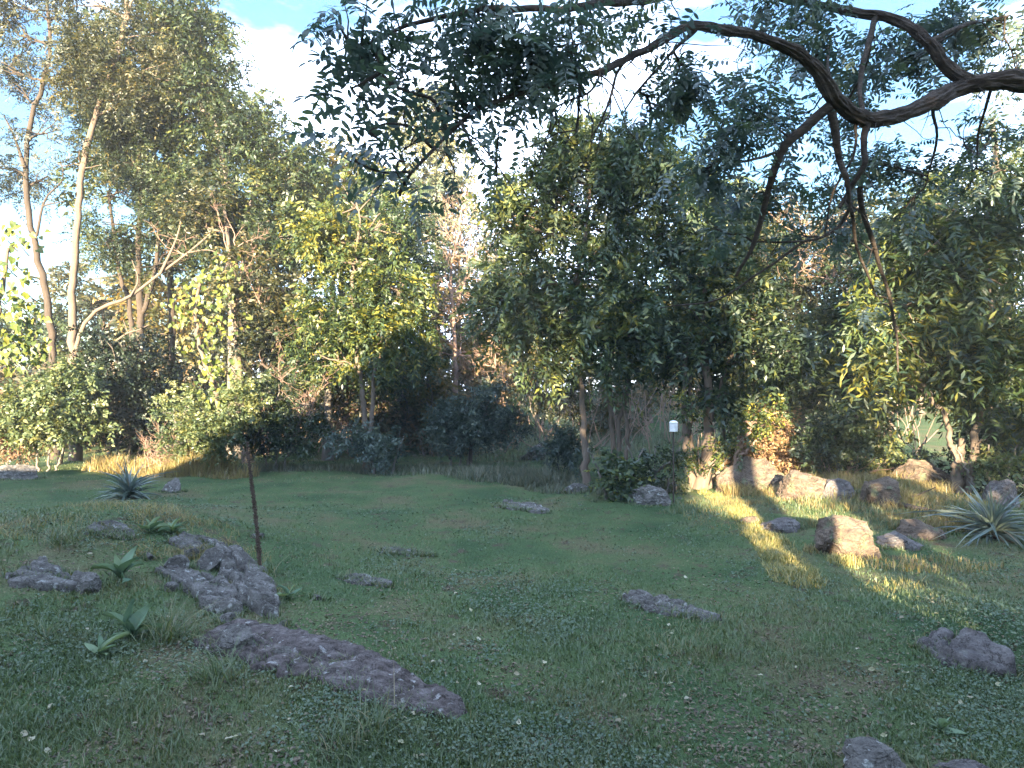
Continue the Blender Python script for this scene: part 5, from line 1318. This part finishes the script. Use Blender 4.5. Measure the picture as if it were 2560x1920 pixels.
field('beam_tinted_grass', 'longer straw grass coloured extra bright along the sunbeam to strengthen its light', 'beam_tinted_grass', [(1768 + 14.5 * k, 15.0 - .42 * k, .17 + .012 * k, .5, 750, .30) for k in range(16)] + [(2110, 9.3, .22, .3, 300, .3), (2230, 8.2, .5, .3, 260, .22)], .2, .55, .009, .4, 55)
def tussock(label, px, py, n, h, seed, wind=(0, 0), mat='grass', rad=.16, w=.008):
    c = G(px, py); rng = np.random.default_rng(seed); mb = MB()
    n = int(n * .6); a = rng.uniform(0, 6.283, n); r = rad * 1.4 * rng.uniform(0, 1, n)
    x, y = c.x + np.cos(a) * r, c.y + np.sin(a) * r
    add_blades(mb, blades(rng, np.stack([x, y, hgt(x, y) - .01], 1), rng.uniform(.3, 1, n) ** 1.2 * h, rng.uniform(.5, 1.1, n) * w, .85, wind=wind), np.clip(rng.normal(.5, .28, n), 0, 1))
    o = mb.build('grass_tussock', M[mat], None, c); o.location = c
    tag(o, label, 'grass tussock')
tussock('arching grass tussock right of the nearest mullein', 415, 1600, 320, .42, 1, (.15, 0))
tussock('grass tussock drooping below the pale lumpy stone', 545, 1700, 260, .32, 2, (-.2, -.1))
tussock('upright grass tuft at the lower edge of the long slab', 945, 1830, 220, .26, 3)
tussock('dry reddish grass tuft on top of the big tan boulder', 2042, 1318, 120, .30, 4, (0, 0), 'dry_grass', .09)
tussock('bright green tuft in the near left grass', 115, 1600, 240, .24, 5)
tussock('shaggy grass clump left of the lavender rock', 150, 1360, 240, .34, 6, (.1, 0))
tussock('grass tuft at the foot of the dead stalk', 662, 1440, 160, .28, 7)
tussock('upright green tuft in the bottom middle of the lawn', 860, 1870, 240, .22, 8)

# reddish dead brush pile in the tall grass
b = B(420, 19.6)
t = empty('dead_brush', b, 'reddish tangle of dead brush in the tall sunlit grass', 'brush')
twig_mass('twigs', M['twig_pink'], t, b, np.random.default_rng(2), [P(x, 1150, 19.6) for x in (370, 400, 430, 460, 480)], 7, .75, .6, .012, 2)

# ------------------------------------------------------------------ pale fallen leaves lying singly on the grass
def fallen_mesh(seed):
    rng = np.random.default_rng(seed)
    V = [(0, 0, 0), (.34, .25, .12), (.42, .6, .05), (.15, .95, .10), (0, 1.15, -.02), (-.2, .9, .06), (-.4, .55, .16), (-.3, .2, .05), (0, .5, -.06)]
    V = [(a + rng.normal(0, .05), b_ + rng.normal(0, .05), c + rng.normal(0, .06)) for a, b_, c in V]
    me = bpy.data.meshes.new('fallen_leaf'); me.from_pydata(V, [], [[i, (i + 1) % 8, 8] for i in range(8)])
    at = me.attributes.new('tone', 'FLOAT', 'FACE'); at.data.foreach_set('value', np.full(8, .1 + .15 * seed, np.float32)); me.materials.append(M['pale_leaf']); return me
FALL = [fallen_mesh(k) for k in range(6)]
rng = np.random.default_rng(64)
for k in range(110):
    py = 1330 + 580 * rng.uniform(0, 1) ** .75; px = rng.uniform(10, 2550)
    c = G(px, py)
    o = link('fallen_leaf', FALL[k % 6], None, (c.x, c.y, c.z + .03))
    o.rotation_euler = (rng.normal(0, .35), rng.normal(0, .35), rng.uniform(0, 6.28)); s = rng.uniform(.025, .055); o.scale = (s, s, s)
    tag(o, 'small pale fallen leaf lying loose on the grass', 'leaf', 'pale fallen leaves on the lawn')

# ------------------------------------------------------------------ thin evening haze
def haze():
    mb = MB(); box(mb, -95, 95, -40, 130, -1.5, 24)
    m, n, l = new_mat('haze')
    v = n.new('ShaderNodeVolumePrincipled'); v.inputs['Density'].default_value = 0.0009; v.inputs['Color'].default_value = (.82, .90, 1, 1); v.inputs['Anisotropy'].default_value = 0
    o = n.new('ShaderNodeOutputMaterial'); l.new(v.outputs[0], o.inputs['Volume'])
    tag(mb.build('haze', m), 'thin pale evening haze in the air', 'haze', kind='stuff')
haze()
